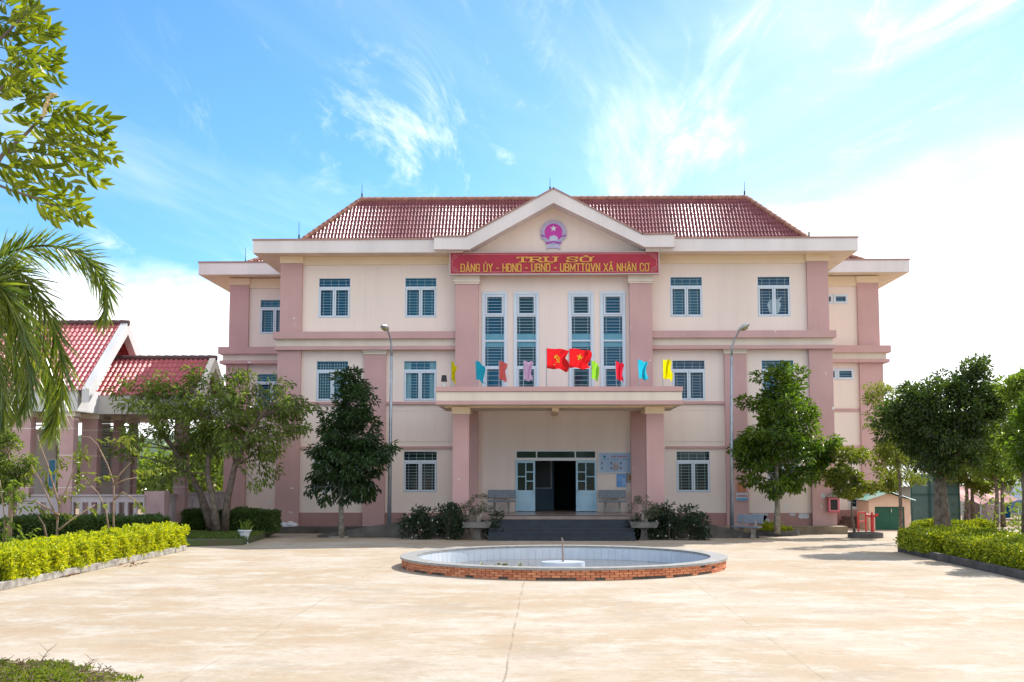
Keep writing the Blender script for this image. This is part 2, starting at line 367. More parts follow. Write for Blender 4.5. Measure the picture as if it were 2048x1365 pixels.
GLY = {'D': (.5, [[(0, 0), (0, 1), (.3, 1), (.45, .92), (.5, .78), (.5, .22), (.45, .08), (.3, 0), (0, 0)]]),
 'A': (.54, [[(0, 0), (.27, 1), (.54, 0)], [(.11, .28), (.43, .28)]]), 'N': (.5, [[(0, 0), (0, 1), (.5, 0), (.5, 1)]]),
 'G': (.5, [[(.5, .74), (.47, .92), (.35, 1), (.15, 1), (.03, .92), (0, .78), (0, .22), (.03, .08), (.15, 0), (.35, 0), (.47, .08), (.5, .22), (.5, .46), (.28, .46)]]),
 'U': (.5, [[(0, 1), (0, .22), (.03, .08), (.15, 0), (.35, 0), (.47, .08), (.5, .22), (.5, 1)]]), 'Y': (.52, [[(0, 1), (.26, .48), (.52, 1)], [(.26, .5), (.26, 0)]]),
 'H': (.5, [[(0, 0), (0, 1)], [(.5, 0), (.5, 1)], [(0, .5), (.5, .5)]]), 'B': (.5, [[(0, 0), (0, 1), (.32, 1), (.45, .93), (.47, .8), (.45, .6), (.34, .52), (.03, .52)], [(.32, .52), (.47, .44), (.5, .28), (.47, .07), (.34, 0), (0, 0)]]),
 'M': (.68, [[(0, 0), (0, 1), (.34, .2), (.68, 1), (.68, 0)]]), 'T': (.48, [[(0, 1), (.48, 1)], [(.24, 1), (.24, 0)]]), 'V': (.54, [[(0, 1), (.27, 0), (.54, 1)]]),
 'X': (.52, [[(0, 0), (.52, 1)], [(0, 1), (.52, 0)]]), 'C': (.5, [[(.5, .74), (.47, .92), (.35, 1), (.15, 1), (.03, .92), (0, .78), (0, .22), (.03, .08), (.15, 0), (.35, 0), (.47, .08), (.5, .26)]]),
 'O': (.5, [[(.25, 1), (.12, .98), (.02, .88), (0, .7), (0, .3), (.02, .12), (.12, .02), (.25, 0), (.38, .02), (.48, .12), (.5, .3), (.5, .7), (.48, .88), (.38, .98), (.25, 1)]]),
 'Q': (.5, [[(.25, 1), (.12, .98), (.02, .88), (0, .7), (0, .3), (.02, .12), (.12, .02), (.25, 0), (.38, .02), (.48, .12), (.5, .3), (.5, .7), (.48, .88), (.38, .98), (.25, 1)], [(.3, .22), (.56, -.1)]]),
 'R': (.54, [[(0, 0), (0, 1), (.32, 1), (.46, .92), (.48, .76), (.46, .6), (.34, .5), (.03, .5)], [(.26, .5), (.54, 0)]]),
 'S': (.48, [[(.47, .76), (.42, .94), (.3, 1), (.16, 1), (.04, .92), (.01, .78), (.05, .63), (.16, .55), (.34, .46), (.45, .37), (.48, .22), (.44, .08), (.33, 0), (.15, 0), (.04, .07), (0, .25)]]),
 '-': (.26, [[(0, .45), (.26, .45)]]), ' ': (.2, [])}
MARK = {'hook': [[(-.07, 1.22), (-.01, 1.3), (.07, 1.27), (.07, 1.2), (0, 1.16), (0, 1.11)]], 'tilde': [[(-.17, 1.16), (-.09, 1.24), (.06, 1.17), (.16, 1.25)]], 'circ': [[(-.15, 1.13), (0, 1.27), (.15, 1.13)]],
 'dot': [[(-.09, -.25), (.09, -.25)]], 'acute': [[(-.04, 1.12), (.1, 1.28)]]}
COMP = {'Đ': ('D', 'bar'), 'Ả': ('A', 'hook'), 'Ủ': ('U', 'hook'), 'Ã': ('A', 'tilde'), 'Â': ('A', 'circ'), 'Ơ': ('O', 'horn'), 'Ụ': ('U', 'dot'), 'Ở': ('O', 'horn', 'hook'), 'Ô': ('O', 'circ'), 'Á': ('A', 'acute')}
def put_text(name, body, xc, z, Y, w, h, m, parent, tx=.15, tz=.14, depth=.03, gap=.20, wide=1.0, serif=False):
    x = 0; strokes = []
    for ch in body:
        comp = COMP.get(ch, (ch,)); wd, st = GLY[comp[0]]; st = [list(q) for q in st]; mk = []
        for c in comp[1:]:
            if c == 'bar': mk.append([(-.13, .5), (.22, .5)])
            elif c == 'horn': mk.append([(.46, .84), (.6, .92), (.64, 1.08)])
            else: mk += [[(px+wd/2, pz) for px, pz in q] for q in MARK[c]]
        if serif:
            b_ = comp[0]
            if b_ == 'T': st += [[(.10, .0), (.38, .0)], [(0, 1), (0, .78)], [(.48, 1), (.48, .78)]]
            if b_ == 'R': st += [[(-.10, 0), (.12, 0)], [(-.10, 1), (.1, 1)], [(.44, 0), (.64, 0)]]
            if b_ == 'U': st += [[(-.10, 1), (.12, 1)], [(.38, 1), (.6, 1)]]
            if b_ == 'S': st += [[(.47, .7), (.47, 1.0)], [(0, 0), (0, .3)]]
        for q in st: strokes.append(([((px*wide+x), pz) for px, pz in q], 1))
        for q in mk: strokes.append(([((px*wide+x), pz) for px, pz in q], .62))
        x += wd*wide+gap
    tot = x-gap+tx; sx_ = w/tot; mb = MB(); k9 = 0
    sp9 = []
    for q, t9 in strokes:      # split at sharp corners
        cur = [q[0]]
        for i in range(1, len(q)):
            cur.append(q[i])
            if i < len(q)-1:
                d1 = (Vector(q[i])-Vector(q[i-1])).normalized(); d2 = (Vector(q[i+1])-Vector(q[i])).normalized()
                if d1.dot(d2) < .1: sp9.append((cur, t9)); cur = [q[i]]
        sp9.append((cur, t9))
    strokes = sp9
    for q, t9 in strokes:
        P9 = [Vector((a+tx/2, b)) for a, b in q]; n = len(P9); closed = (P9[0]-P9[-1]).length < 1e-6; Lf = []; Rt = []
        if closed: P9 = P9[:-1]; n -= 1
        for i in range(n):
            dn = (P9[(i+1) % n]-P9[i]) if (closed or i < n-1) else None; dp = (P9[i]-P9[i-1]) if (closed or i > 0) else None
            if dn is None: dn = dp
            if dp is None: dp = dn
            dn, dp = dn.normalized(), dp.normalized(); d9 = (dn+dp); d9 = d9.normalized() if d9.length > .05 else dn
            nn9 = Vector((-d9.y, d9.x)); ms = 1/max(.62, nn9.dot(Vector((-dn.y, dn.x))))
            off = Vector((nn9.x*tx, nn9.y*tz*1.0))*.5*ms*t9
            e9 = Vector((0, 0))
            if not closed and i in (0, n-1): e9 = Vector((dn.x*tx, dn.y*tz))*(.42*t9)*(-1 if i == 0 else 1)
            Lf.append(P9[i]+off+e9); Rt.append(P9[i]-off+e9)
        k9 += 1; yo = .0006*(k9 % 7)
        def mp(v, y): return (xc-w/2+v.x*sx_, y, z+v.y*h)
        V9 = [mp(v, Y-depth-yo) for v in Lf]+[mp(v, Y-depth-yo) for v in Rt]+[mp(v, Y) for v in Lf]+[mp(v, Y) for v in Rt]
        rng9 = range(n if closed else n-1); fs = []
        for i in rng9:
            j = (i+1) % n; fs += [(i, n+i, n+j, j), (i, j, 2*n+j, 2*n+i), (n+j, n+i, 3*n+i, 3*n+j)]
        if not closed: fs += [(0, 2*n, 3*n, n), (n-1, 2*n-1, 4*n-1, 3*n-1)]
        mb.add(V9, fs)
    return mb.build(name, m, parent)

# ------------------------------------------------------------ ground, yard, hills
PC = Vector((X(1126, 35.15, 1100), 35.15, 0)); PA, PB = 4.33, 4.85
def holed(name, x0, x1, y0, y1, z, m):
    k = 128; vs = []; vo = []
    for j in range(k):
        t = 2*math.pi*j/k; c, s = math.cos(t), math.sin(t)
        vs.append((PC.x+c*(PA-.22), PC.y+s*(PB-.22), z))
        tx = (x1-PC.x)/c if c > 1e-9 else ((x0-PC.x)/c if c < -1e-9 else 1e9)
        ty = (y1-PC.y)/s if s > 1e-9 else ((y0-PC.y)/s if s < -1e-9 else 1e9)
        q = min(tx, ty); vo.append((PC.x+c*q, PC.y+s*q, z))
    mb = MB(); mb.add(vs+vo, [(j, j+k, (j+1) % k+k, (j+1) % k) for j in range(k)])
    # corners
    o = mb.build(name, m); return tag(o, kind='structure')
DIRT = mat('red_earth', (.36, .25, .15), .95, (.22, .15, .08), scale=.4, bump=.3, bscale=8)
g_ = MB(); holed('ground', -2500, 2500, -2500, 4000, -.004, DIRT)
YARD = bpy.data.materials.new('yard_concrete'); YARD.use_nodes = True
t_ = YARD.node_tree; n_ = t_.nodes; l_ = t_.links; b_ = n_['Principled BSDF']; b_.inputs['Roughness'].default_value = .8; b_.inputs['Specular IOR Level'].default_value = .25
ge = n_.new('ShaderNodeNewGeometry'); sp = n_.new('ShaderNodeSeparateXYZ'); l_.new(ge.outputs['Position'], sp.inputs[0])
def ynoise(s, d, sc_=(1, 1, 1), rough=.6, off=0):
    mp = n_.new('ShaderNodeMapping'); mp.inputs['Scale'].default_value = sc_; mp.inputs['Location'].default_value = (off, off, 0); l_.new(ge.outputs['Position'], mp.inputs[0])
    q = n_.new('ShaderNodeTexNoise'); q.inputs['Scale'].default_value = s; q.inputs['Detail'].default_value = d; q.inputs['Roughness'].default_value = rough; l_.new(mp.outputs[0], q.inputs[0]); return q.outputs[0]
def yrange(v, a, b, c=0, d=1):
    q = n_.new('ShaderNodeMapRange'); l_.new(v, q.inputs[0])
    for i, e in enumerate((a, b, c, d)): q.inputs[i+1].default_value = e
    return q.outputs[0]
def ymix(f, a, b):
    q = n_.new('ShaderNodeMix'); q.data_type = 'RGBA'
    if isinstance(f, float): q.inputs[0].default_value = f
    else: l_.new(f, q.inputs[0])
    for i, e in ((6, a), (7, b)):
        if isinstance(e, tuple): q.inputs[i].default_value = (*e, 1)
        else: l_.new(e, q.inputs[i])
    return q.outputs[2]
def ymath(op, a, b=0.0):
    q = n_.new('ShaderNodeMath'); q.operation = op
    for i, e in enumerate((a, b)):
        if isinstance(e, (int, float)): q.inputs[i].default_value = e
        else: l_.new(e, q.inputs[i])
    return q.outputs[0]
c_ = ymix(yrange(ynoise(.22, 8, (1, 1, 1)), .42, .60), (.37, .28, .185), (.425, .355, .275))
c_ = ymix(ymath('MULTIPLY', yrange(ynoise(.75, 13, (.8, 1, 1), .78, 4), .49, .62), .85), c_, (.475, .435, .37))
c_ = ymix(ymath('MULTIPLY', yrange(ynoise(1.1, 13, (.9, 1, 1), .80, 11), .53, .63), .6), c_, (.32, .225, .14))
c_ = ymix(ymath('MULTIPLY', yrange(ynoise(4.5, 10, (1, 1, 1), .8, 2), .50, .66), .45), c_, (.29, .21, .135))
c_ = ymix(ymath('MULTIPLY', yrange(ynoise(.35, 12, (1, 1, 1), .78, 31), .53, .60), .45), c_, (.29, .235, .17))
c_ = ymix(ymath('MULTIPLY', yrange(ynoise(30, 4, (1, 1, 1), .7, 5), .58, .72), .45), c_, (.20, .15, .10))
def joint(coord, period, off, wd):
    wob = ymath('MULTIPLY', ymath('SUBTRACT', ynoise(.6, 3), .5), .10)
    q = ymath('ADD', ymath('ADD', coord, wob), off)
    q = ymath('ABSOLUTE', ymath('SUBTRACT', ymath('MODULO', q, period), period/2))
    return yrange(q, 0, wd, 1, 0)
jx = ymath('MULTIPLY', joint(sp.outputs[0], 3.85, 40.925, .022), yrange(ynoise(1.2, 4, (1, 1, 1), .6, 9), .42, .56, .15, .9))
jx = ymath('MULTIPLY', jx, yrange(ymath('ABSOLUTE', ymath('ADD', sp.outputs[0], .5)), 1.0, 1.6, 1.0, .6))
jy = ymath('MULTIPLY', joint(sp.outputs[1], 3.85, .6, .03), yrange(ynoise(.9, 4, (1, 1, 1), .6, 19), .48, .62, .0, .55))
c_ = ymix(ymath('MAXIMUM', jx, jy), c_, (.20, .145, .095))
l_.new(c_, b_.inputs['Base Color'])
bp_ = n_.new('ShaderNodeBump'); bp_.inputs['Strength'].default_value = .35; bp_.inputs['Distance'].default_value = .02
l_.new(ynoise(14, 7), bp_.inputs['Height']); l_.new(bp_.outputs[0], b_.inputs['Normal'])
holed('yard', -45, 45, -20, 60, 0, YARD)
# far low hills
FARG = mat('far_greenery', (.05, .085, .04), .9, (.09, .12, .05), scale=.12)
def ridge(name, x0, x1, y, h0, h1, seed, depth=60):
    r2 = np.random.default_rng(seed); n = 140; xs = np.linspace(x0, x1, n)
    h = h0+(h1-h0)*(.5+.25*np.sin(xs*.018+seed)+.15*np.sin(xs*.06+2*seed)+.10*np.sin(xs*.21)+.06*r2.normal(size=n))
    mb = MB(); V = []
    for x, hh in zip(xs, h): V += [(x, y-depth/2, 0), (x, y-depth*.2, hh*.8), (x, y, hh), (x, y+depth/2, 0)]
    mb.add(V, [(4*i+j, 4*i+4+j, 4*i+5+j, 4*i+1+j) for i in range(n-1) for j in range(3)])
    return tag(mb.build(name, FARG, None, True), kind='structure')
ridge('hills', -420, 420, 420, 6, 22, 3, 120)

# ------------------------------------------------------------ office building
YM = 54.2; YB = 53.95; YW = 60.5          # main wall, centre bay wall, wing wall
YE = 53.2; YWE = 59.5                      # eaves
PF = .87                                   # porch floor height
BX = .4
B = thing('office_building', 'three storey pink and cream office building with red tiled hip roof and porch canopy', 'building', (BX, YM, 0))
MX0, MX1 = X(558, YM), X(1661, YM); WX0, WX1 = X(456, YW), X(1762, YW)
def wallgrid(mb, x0, x1, z0, z1, Y, holes, rev=.3):
    xs = sorted({x0, x1, *[h[0] for h in holes], *[h[1] for h in holes]}); zs = sorted({z0, z1, *[h[2] for h in holes], *[h[3] for h in holes]})
    xs = [x for x in xs if x0 <= x <= x1]; zs = [z for z in zs if z0 <= z <= z1]
    for i in range(len(xs)-1):
        for j in range(len(zs)-1):
            cx, cz = (xs[i]+xs[i+1])/2, (zs[j]+zs[j+1])/2
            if any(h[0] < cx < h[1] and h[2] < cz < h[3] for h in holes): continue
            mb.quad((xs[i], Y, zs[j]), (xs[i+1], Y, zs[j]), (xs[i+1], Y, zs[j+1]), (xs[i], Y, zs[j+1]))
    for a, b, c, d in holes:
        mb.quad((a, Y, c), (a, Y+rev, c), (a, Y+rev, d), (a, Y, d)); mb.quad((b, Y, d), (b, Y+rev, d), (b, Y+rev, c), (b, Y, c))
        mb.quad((a, Y, d), (a, Y+rev, d), (b, Y+rev, d), (b, Y, d)); mb.quad((b, Y, c), (b, Y+rev, c), (a, Y+rev, c), (a, Y, c))
def fr(mb, x0, x1, z0, z1, y0, y1, w):
    mb.box(x0, x1, y0, y1, z1-w, z1); mb.box(x0, x1, y0, y1, z0, z0+w); mb.box(x0, x0+w, y0, y1, z0+w, z1-w); mb.box(x1-w, x1, y0, y1, z0+w, z1-w)
GV = [GLASS, mat('blue_glass_deep', (.002, .060, .13), .05, (.002, .045, .10), scale=.8, spec=.35), mat('blue_glass_green', (.003, .085, .13), .07, (.003, .06, .10), scale=.8, spec=.4), mat('blue_glass_pale', (.01, .11, .18), .08, (.004, .08, .14), scale=1.2, spec=.4)]  # pane variants, mirrored sky put into the base blue as well
def window(x0, x1, z0, z1, Y, glass=GLASS, curtain=0, dense=False):
    if glass is GLASS: glass = random.choice(GV)
    w = x1-x0; ts = z1-(z1-z0)*.235; f = MB(); m_ = .045
    fr(f, x0-m_, x1+m_, z0-m_, z1+m_, Y-.025, Y+.08, .07)
    f.box(x0+.02, x1-.02, Y-.02, Y+.08, ts-.05, ts+.03)
    xm = (x0+x1)/2
    for a, b in ((x0+.03, xm-.006), (xm+.006, x1-.03)): fr(f, a, b, z0+.03, ts-.055, Y-.045, Y+.03, .068)
    o = f.build('window', FRAME, B, bevel=.008)
    MB().box(x0, x1, Y+.09, Y+.11, z0, z1).build('pane', glass, o)
    g = MB(); yy = Y+.055; r = .007
    nb = 9 if not dense else 9
    for i in range(1, nb):
        z = z0+.1+(ts-.12-z0-.1)*i/nb; g.box(x0+.12, x1-.12, yy-r, yy+r, z-r, z+r)
    for q in ((.15, .38, .62, .85) if not dense else (.12, .2, .28, .36, .44, .56, .64, .72, .8, .88)):
        xx = x0+w*q; g.box(xx-r, xx+r, yy+r, yy+3*r, z0+.1, ts-.12)
        g.box(xx-r, xx+r, yy+r, yy+3*r, ts+.04, z1-.05)
    for q in ((.33, .72) if not dense else (.3, .6)):
        z = ts+(z1-ts)*q; g.box(x0+.05, x1-.05, yy-r, yy+r, z-r, z+r)
    g.build('grille', GRILLE, o)
    if curtain:
        c = MB()
        for a, b in ((x0+.04, x0+w*.22), (x1-w*.22, x1-.04))[:2]:
            k = 10
            for i in range(k):
                c.box(a+(b-a)*i/k, a+(b-a)*(i+1)/k, Y+.075-.006*(i % 2), Y+.088, z0+.05, z1-.05)
        c.build('curtain', CURT, o)
    return (x0, x1, z0, z1)
def wz(a, b, Y): return Z(b, Y), Z(a, Y)
holes_main = []; WN = []
z3 = wz(555, 635, YM); z2 = wz(721.5, 802, YM); z1_ = wz(903, 985, YM)
for pxs, zz, gl, cu, de in (((634, 698), z3, GLASS, 0, 0), ((808, 872), z3, GLASS, 0, 0), ((1343, 1408), z3, GLASS, 0, 0), ((1519, 1585), z3, GLASS, 0, 0),
        ((632, 696), z2, GLASS, 0, 1), ((807, 873), z2, GLASS, 1, 0), ((1345, 1411), z2, GLASS, 0, 0), ((1524, 1589), z2, GLASS, 0, 0),
        ((628, 692), z1_, GLASSD, 0, 0), ((808, 875), z1_, GLASSD, 0, 0), ((1351, 1418), z1_, GLASSD, 0, 0), ((1532, 1598), z1_, GLASSD, 0, 0)):
    a, b = X(pxs[0], YM), X(pxs[1], YM)
    holes_main.append(window(a, b, zz[0], zz[1], YM+.03, gl, cu, de))
# a white paper cut-out stuck behind one upper window
pc = MB(); cx, cz = X(1553, YM), Z(614, YM)
pts = [(cx+math.cos(t)*.27*(1+.08*math.sin(5*t)), cz+math.sin(t)*.34) for t in np.linspace(0, 2*math.pi, 22, endpoint=False)]
pc.prism(pts, 'y', YM+.095, YM+.112); pc.prism([(cx+.1, cz+.25), (cx+.32, cz+.42), (cx+.22, cz+.2)], 'y', YM+.095, YM+.112)
pc.build('paper_cutout', mat('white_paper', (.42, .52, .58), .8), B)
EZ0, EZ1 = Z(504, YE), Z(479, YE)          # fascia bottom / top
ZT = EZ0+.02
ex0, ex1 = X(506, YE, 490), X(1716, YE, 490)
PLB = .28
CB0, CB1 = X(912, YM), X(1304, YM)          # centre bay
wl = MB()
wallgrid(wl, MX0+.1, CB0, PLB, ZT, YM, [h for h in holes_main if h[1] < CB0])
wallgrid(wl, CB1, MX1-.1, PLB, ZT, YM, [h for h in holes_main if h[0] > CB1])
wl.quad((MX0+.1, YW+.2, PLB), (MX0+.1, YM, PLB), (MX0+.1, YM, ZT), (MX0+.1, YW+.2, ZT)); wl.quad((MX1-.1, YM, PLB), (MX1-.1, YW+.2, PLB), (MX1-.1, YW+.2, ZT), (MX1-.1, YM, ZT))
# centre bay
dx0, dx1 = X(1031, YB), X(1192, YB); dzt = Z(901, YB)
tall = []
TZ0, TZ1 = Z(812, YB), Z(584, YB)
for c in (989, 1053, 1163, 1227): tall.append((X(c-20.5, YB), X(c+20.5, YB), TZ0, TZ1-.11))
wallgrid(wl, CB0, CB1, PF-.05, ZT, YB, tall+[(dx0, dx1, PF-.05, dzt)], .3)
# wings
wz3 = wz(598, 667, YW); wz2 = wz(747, 817, YW)
wh = [(X(517, YW), X(576, YW), *wz3), (X(513, YW), X(574, YW), *wz2)]
rh = [(X(1674, YW), X(1699, YW), *wz(593, 608, YW)), (X(1677, YW), X(1707, YW), *wz(741, 759, YW)), (X(1645, YW), X(1669, YW), *wz(593, 608, YW)), (X(1647, YW), X(1673, YW), *wz(741, 759, YW)), (X(1694, YW), X(1724, YW), *wz(985, 1016, YW))]
wallgrid(wl, WX0+.08, MX0+.1, .1, ZT, YW, wh)
wallgrid(wl, MX1-.1, WX1-.08, .1, ZT, YW, rh)
YBK = 67.0
wl.quad((WX0+.08, YBK, .1), (WX0+.08, YW, .1), (WX0+.08, YW, ZT), (WX0+.08, YBK, ZT)); wl.quad((WX1-.08, YW, .1), (WX1-.08, YBK, .1), (WX1-.08, YBK, ZT), (WX1-.08, YW, ZT))
wl.quad((WX1, YBK, .1), (WX0, YBK, .1), (WX0, YBK, ZT), (WX1, YBK, ZT))
wall_o = wl.build('wall', WALL, B)
for h in wh: window(*h, YW+.03)
for h in rh:
    f = MB(); fr(f, h[0]-.04, h[1]+.04, h[2]-.04, h[3]+.04, YW-.04, YW+.08, .1)
    if h[3]-h[2] > .5: f.box((h[0]+h[1])/2-.03, (h[0]+h[1])/2+.03, YW, YW+.06, h[2], h[3])
    o = f.build('window', FRAME, B, bevel=.006)
    MB().box(h[0], h[1], YW+.07, YW+.09, h[2], h[3]).build('pane', GLASS if h[2] > 4 else GLASSD, o)
    g = MB()
    for i in range(1, 3): g.box(h[0], h[1], YW+.05, YW+.062, h[2]+(h[3]-h[2])*i/3-.007, h[2]+(h[3]-h[2])*i/3+.007)
    g.build('grille', GRILLE, o)
# tall stair windows: four glazed bands over two storeys
for (a, b, c, d), px in zip(tall, (989, 1053, 1163, 1227)):
    f = MB(); zo = YB-.0; x0, x1 = a, b
    fr(f, x0-.10, x1+.10, c, d+.11, YB-.05, YB+.05, .105)
    fr(f, x0-.012, x1+.012, c, d+.01, YB-.02, YB+.09, .05)
    zz = [Z(632, YB), Z(682, YB), Z(734, YB)]
    for z in zz: f.box(x0+.03, x1-.03, YB-.015, YB+.085, z-.035, z+.035)
    fr(f, x0+.045, x1-.045, zz[0]+.04, d-.04, YB-.045, YB+.03, .07)
    fr(f, x0+.045, x1-.045, c, zz[2]-.04, YB-.035, YB+.03, .06)
    o = f.build('window', FRAME, B, bevel=.006)
    MB().box(x0, x1, YB+.10, YB+.12, c, d).build('pane', GLASS if px in (989, 1227) else mat('mid_glass', (.008, .052, .075), .06, (.006, .04, .06), scale=.7, spec=.35, ior=1.5), o)
    s = MB(); s.box(x0+.04, x1-.04, YB+.05, YB+.085, zz[1]+.03, zz[1]+.30); s.box(x0+.04, x1-.04, YB+.05, YB+.085, zz[1]-.26, zz[1]-.03)
    s.build('spandrel_panel', TEAL, o)
    g = MB(); yy = YB+.04; r = .009
    for lo, hi, k in ((zz[0]+.1, d-.1, 5), (zz[1]+.3, zz[0]-.04, 5), (zz[2]+.04, zz[1]-.27, 6), (c+.1, zz[2]-.1, 7)):
        for i in range(1, k+1):
            z = lo+(hi-lo)*i/(k+.4); g.box(x0+.06, x1-.06, yy-r, yy+r, z-r, z+r)
        for q in (.17, .83): xx = x0+(x1-x0)*q; g.box(xx-r, xx+r, yy-3*r, yy-r, lo, hi)
    g.build('grille', GRILLE, o)
# plinth, pilasters, bands
pzt = Z(1026, YM)
for a, b in ((MX0, X(905, YM)), (X(1330, YM), MX1)): MB().box(a+.08, b, YM-.04, YM+.2, .0, pzt).build('plinth', PINKD, B)
for a, b in ((WX0+.05, MX0), (MX1, WX1-.05)): MB().box(a, b, YW-.05, YW+.2, 0, Z(1020, YW)).build('plinth', PINKD, B)
def pilaster(x0, x1, y0, y1, z0, z1, cap=None, yb=None):
    p = MB().box(x0, x1, y0, y1, z0, z1).build('pilaster', PINK, B, bevel=.012)
    if cap:
        c = MB().box(x0-.04, x1+.04, y0-.05, y1, z1, z1+cap*.55).box(x0-.09, x1+.09, y0-.10, y1, z1+cap*.55, z1+cap); c.build('capital', cap and (YEL if cap > .27 else CREAM), p)
zb3 = Z(663, YM-.3); zb3b = Z(677, YM-.3); zb2 = Z(692, YM-.2); zb2b = Z(699.5, YM-.2)
capz = Z(526, YM)
for a, b, ra in ((558, 602, (550, 597)), (1618, 1661, (1620, 1670))):
    xa, xb = X(a, YM), X(b, YM)
    pilaster(xa, xb, YM-.16, YM+.7, zb3, capz); MB().box(xa-.03, xb+.03, YM-.2, YM+.3, capz, ZT).build('capital', YEL, B)
    pilaster(xa-.06 if a < 1000 else xa, xb if a < 1000 else xb+.1, YM-.19, YM+.7, 0, zb2b)
for a, b in ((728, 772), (1449, 1493)):
    pilaster(X(a, YM), X(b, YM), YM-.14, YM+.1, 0, Z(709, YM), .0); 
    c = MB(); xa, xb = X(a, YM), X(b, YM); c.box(xa-.02, xb+.02, YM-.17, YM+.1, Z(709, YM), Z(704, YM)); c.box(xa-.05, xb+.05, YM-.22, YM+.1, Z(704, YM), zb2b); c.build('capital', CREAM, B)
cpz = Z(570, YB)
for a, b in ((911, 957), (1260, 1305)):
    xa, xb = X(a, YB), X(b, YB)
    pilaster(xa, xb, YB-.32, YM+.1, PF-.4, cpz)
    c = MB(); c.box(xa-.04, xb+.04, YB-.36, YM, cpz, Z(566, YB)); c.box(xa-.08, xb+.08, YB-.41, YM, Z(566, YB), Z(562.5, YB)); c.box(xa-.05, xb+.05, YB-.37, YM, Z(562.5, YB), ZT-.1); c.build('capital', CREAM, B)
for a, b, s in ((456, 495, -1), (1719, 1762, 1)):
    xa, xb = X(a, YW), X(b, YW)
    zz = Z(569, YW); q3 = Z(693, YW-.3)
    pilaster(xa, xb, YW-.14, YW+.7, q3, zz); MB().box(xa-.03, xb+.03, YW-.18, YW+.72, zz, ZT).build('capital', YEL, B)
    pilaster(xa-.1*(s < 0), xb+.1*(s > 0), YW-.17, YW+.7, 0, q3-.3)
    q2 = Z(707, YW-.3); q1 = Z(720, YW-.3); q0 = Z(726.5, YW-.3)
    e0, e1 = (xa-.42, MX0) if s < 0 else (MX1, xb+.42)
    MB().box(e0, e1, YW-.42, YW+1.1 if s else 0, q2, q3).build('cornice', PINK, B)
    k = .12
    MB().box(e0+(k+.06 if s < 0 else 0), e1-(k+.06 if s > 0 else 0), YW-.24, YW+1, q1, q2).build('band', CREAM, B)
    MB().box(e0+(k-.06 if s < 0 else 0), e1-(k-.06 if s > 0 else 0), YW-.36, YW+1.05, q0, q1).build('cornice', PINK, B)
    for p0, p1, m in ((818.5, 824, PINK), (892, 897, PINK)):
        MB().box(WX0+.2 if s < 0 else MX1, MX0 if s < 0 else WX1-.2, YW-.06, YW+.05, Z(p1, YW), Z(p0, YW)).build('band', m, B)
    MB().box(WX0+.2 if s < 0 else MX1, MX0 if s < 0 else WX1-.2, YW-.08, YW+.05, Z(575, YW), ZT).build('frieze', YEL, B)
for a, b, s in ((MX0-.22, CB0+.02, -1), (CB1-.02, MX1+.22, 1)):
    MB().box(a, b, YM-.42, YM+.9, zb3b, zb3).build('cornice', PINK, B)
    MB().box(a+(.12 if s < 0 else 0), b-(.12 if s > 0 else 0), YM-.24, YM+.8, zb2, zb3b).build('band', CREAM, B)
    MB().box(a+(.06 if s < 0 else 0), b-(.06 if s > 0 else 0), YM-.34, YM+.85, zb2b, zb2).build('cornice', PINK, B)
    a2, b2 = (X(602, YM), CB0) if s < 0 else (CB1, X(1618, YM))
    fz = MB(); fz.box(a2, b2, YM-.07, YM+.05, Z(529, YM), ZT); fz.box(a2, b2, YM-.10, YM+.05, Z(525, YM), Z(521, YM)); fz.build('frieze', YEL, B)
    segs = ((602, 728), (772, 905)) if s < 0 else ((1330, 1449), (1493, 1618))
    for p, q in segs:
        MB().box(X(p, YM), X(q, YM), YM-.09, YM+.05, Z(809, YM), Z(803.5, YM)).build('band', PINK, B); bm_ = MB(); bm_.box(X(p, YM), X(q, YM), YM-.05, YM+.05, Z(898, YM), Z(893, YM))
        bm_.build('band', PINK, B)
        gm = MB(); gm.box(X(p, YM), X(q, YM), YM-.012, YM+.05, Z(883.5, YM), Z(882.5, YM)); gm.box(X(p, YM), X(q, YM), YM-.012, YM+.05, Z(822, YM), Z(821, YM)); gm.build('moulding', CREAM, B)
gm = MB()
for q in (824.5, 895.5): gm.box(X(958, YB), X(1259, YB), YB-.012, YB+.05, Z(q+.8, YB), Z(q, YB))
gm.build('moulding', YEL, B)
# peeled paint patches near the ground on the right
def blotch(x, z, w, h, seed, Y):
    r2 = random.Random(seed); n = 26; pts = []
    for i in range(n):
        t = 2*math.pi*i/n; k = .7+.3*r2.random(); pts.append((x+math.cos(t)*w*k, min(z+math.sin(t)*h*k, pzt-.02)))
    return pts
for px, py, w_, h_, sd in ((1513, 1033, .42, .26, 1), (1522, 1040, .25, .22, 2), (1580, 1028, .16, .1, 3), (1602, 1030, .28, .18, 4), (1622, 1025, .1, .06, 5)):
    MB().prism(blotch(X(px, YM), Z(py, YM), w_, h_, sd, YM), 'y', YM-.044, YM-.05).build('peeled_patch', mat('bare_plaster', (.55, .56, .60), .9, (.42, .43, .47), scale=5), B)
for px, py, w_, h_, sd, yy in ((1640, 992, .12, .12, 6, YM-.19), (1636, 1013, .05, .12, 7, YM-.19)):
    n = 14; r2 = random.Random(sd); cx, cz = X(px, YM), Z(py, YM)
    MB().prism([(cx+math.cos(i*.449)*w_*(.6+.4*r2.random()), cz+math.sin(i*.449)*h_*(.6+.4*r2.random())) for i in range(n)], 'y', yy-.005, yy+.02).build('peeled_patch', MATS['bare_plaster'], B)
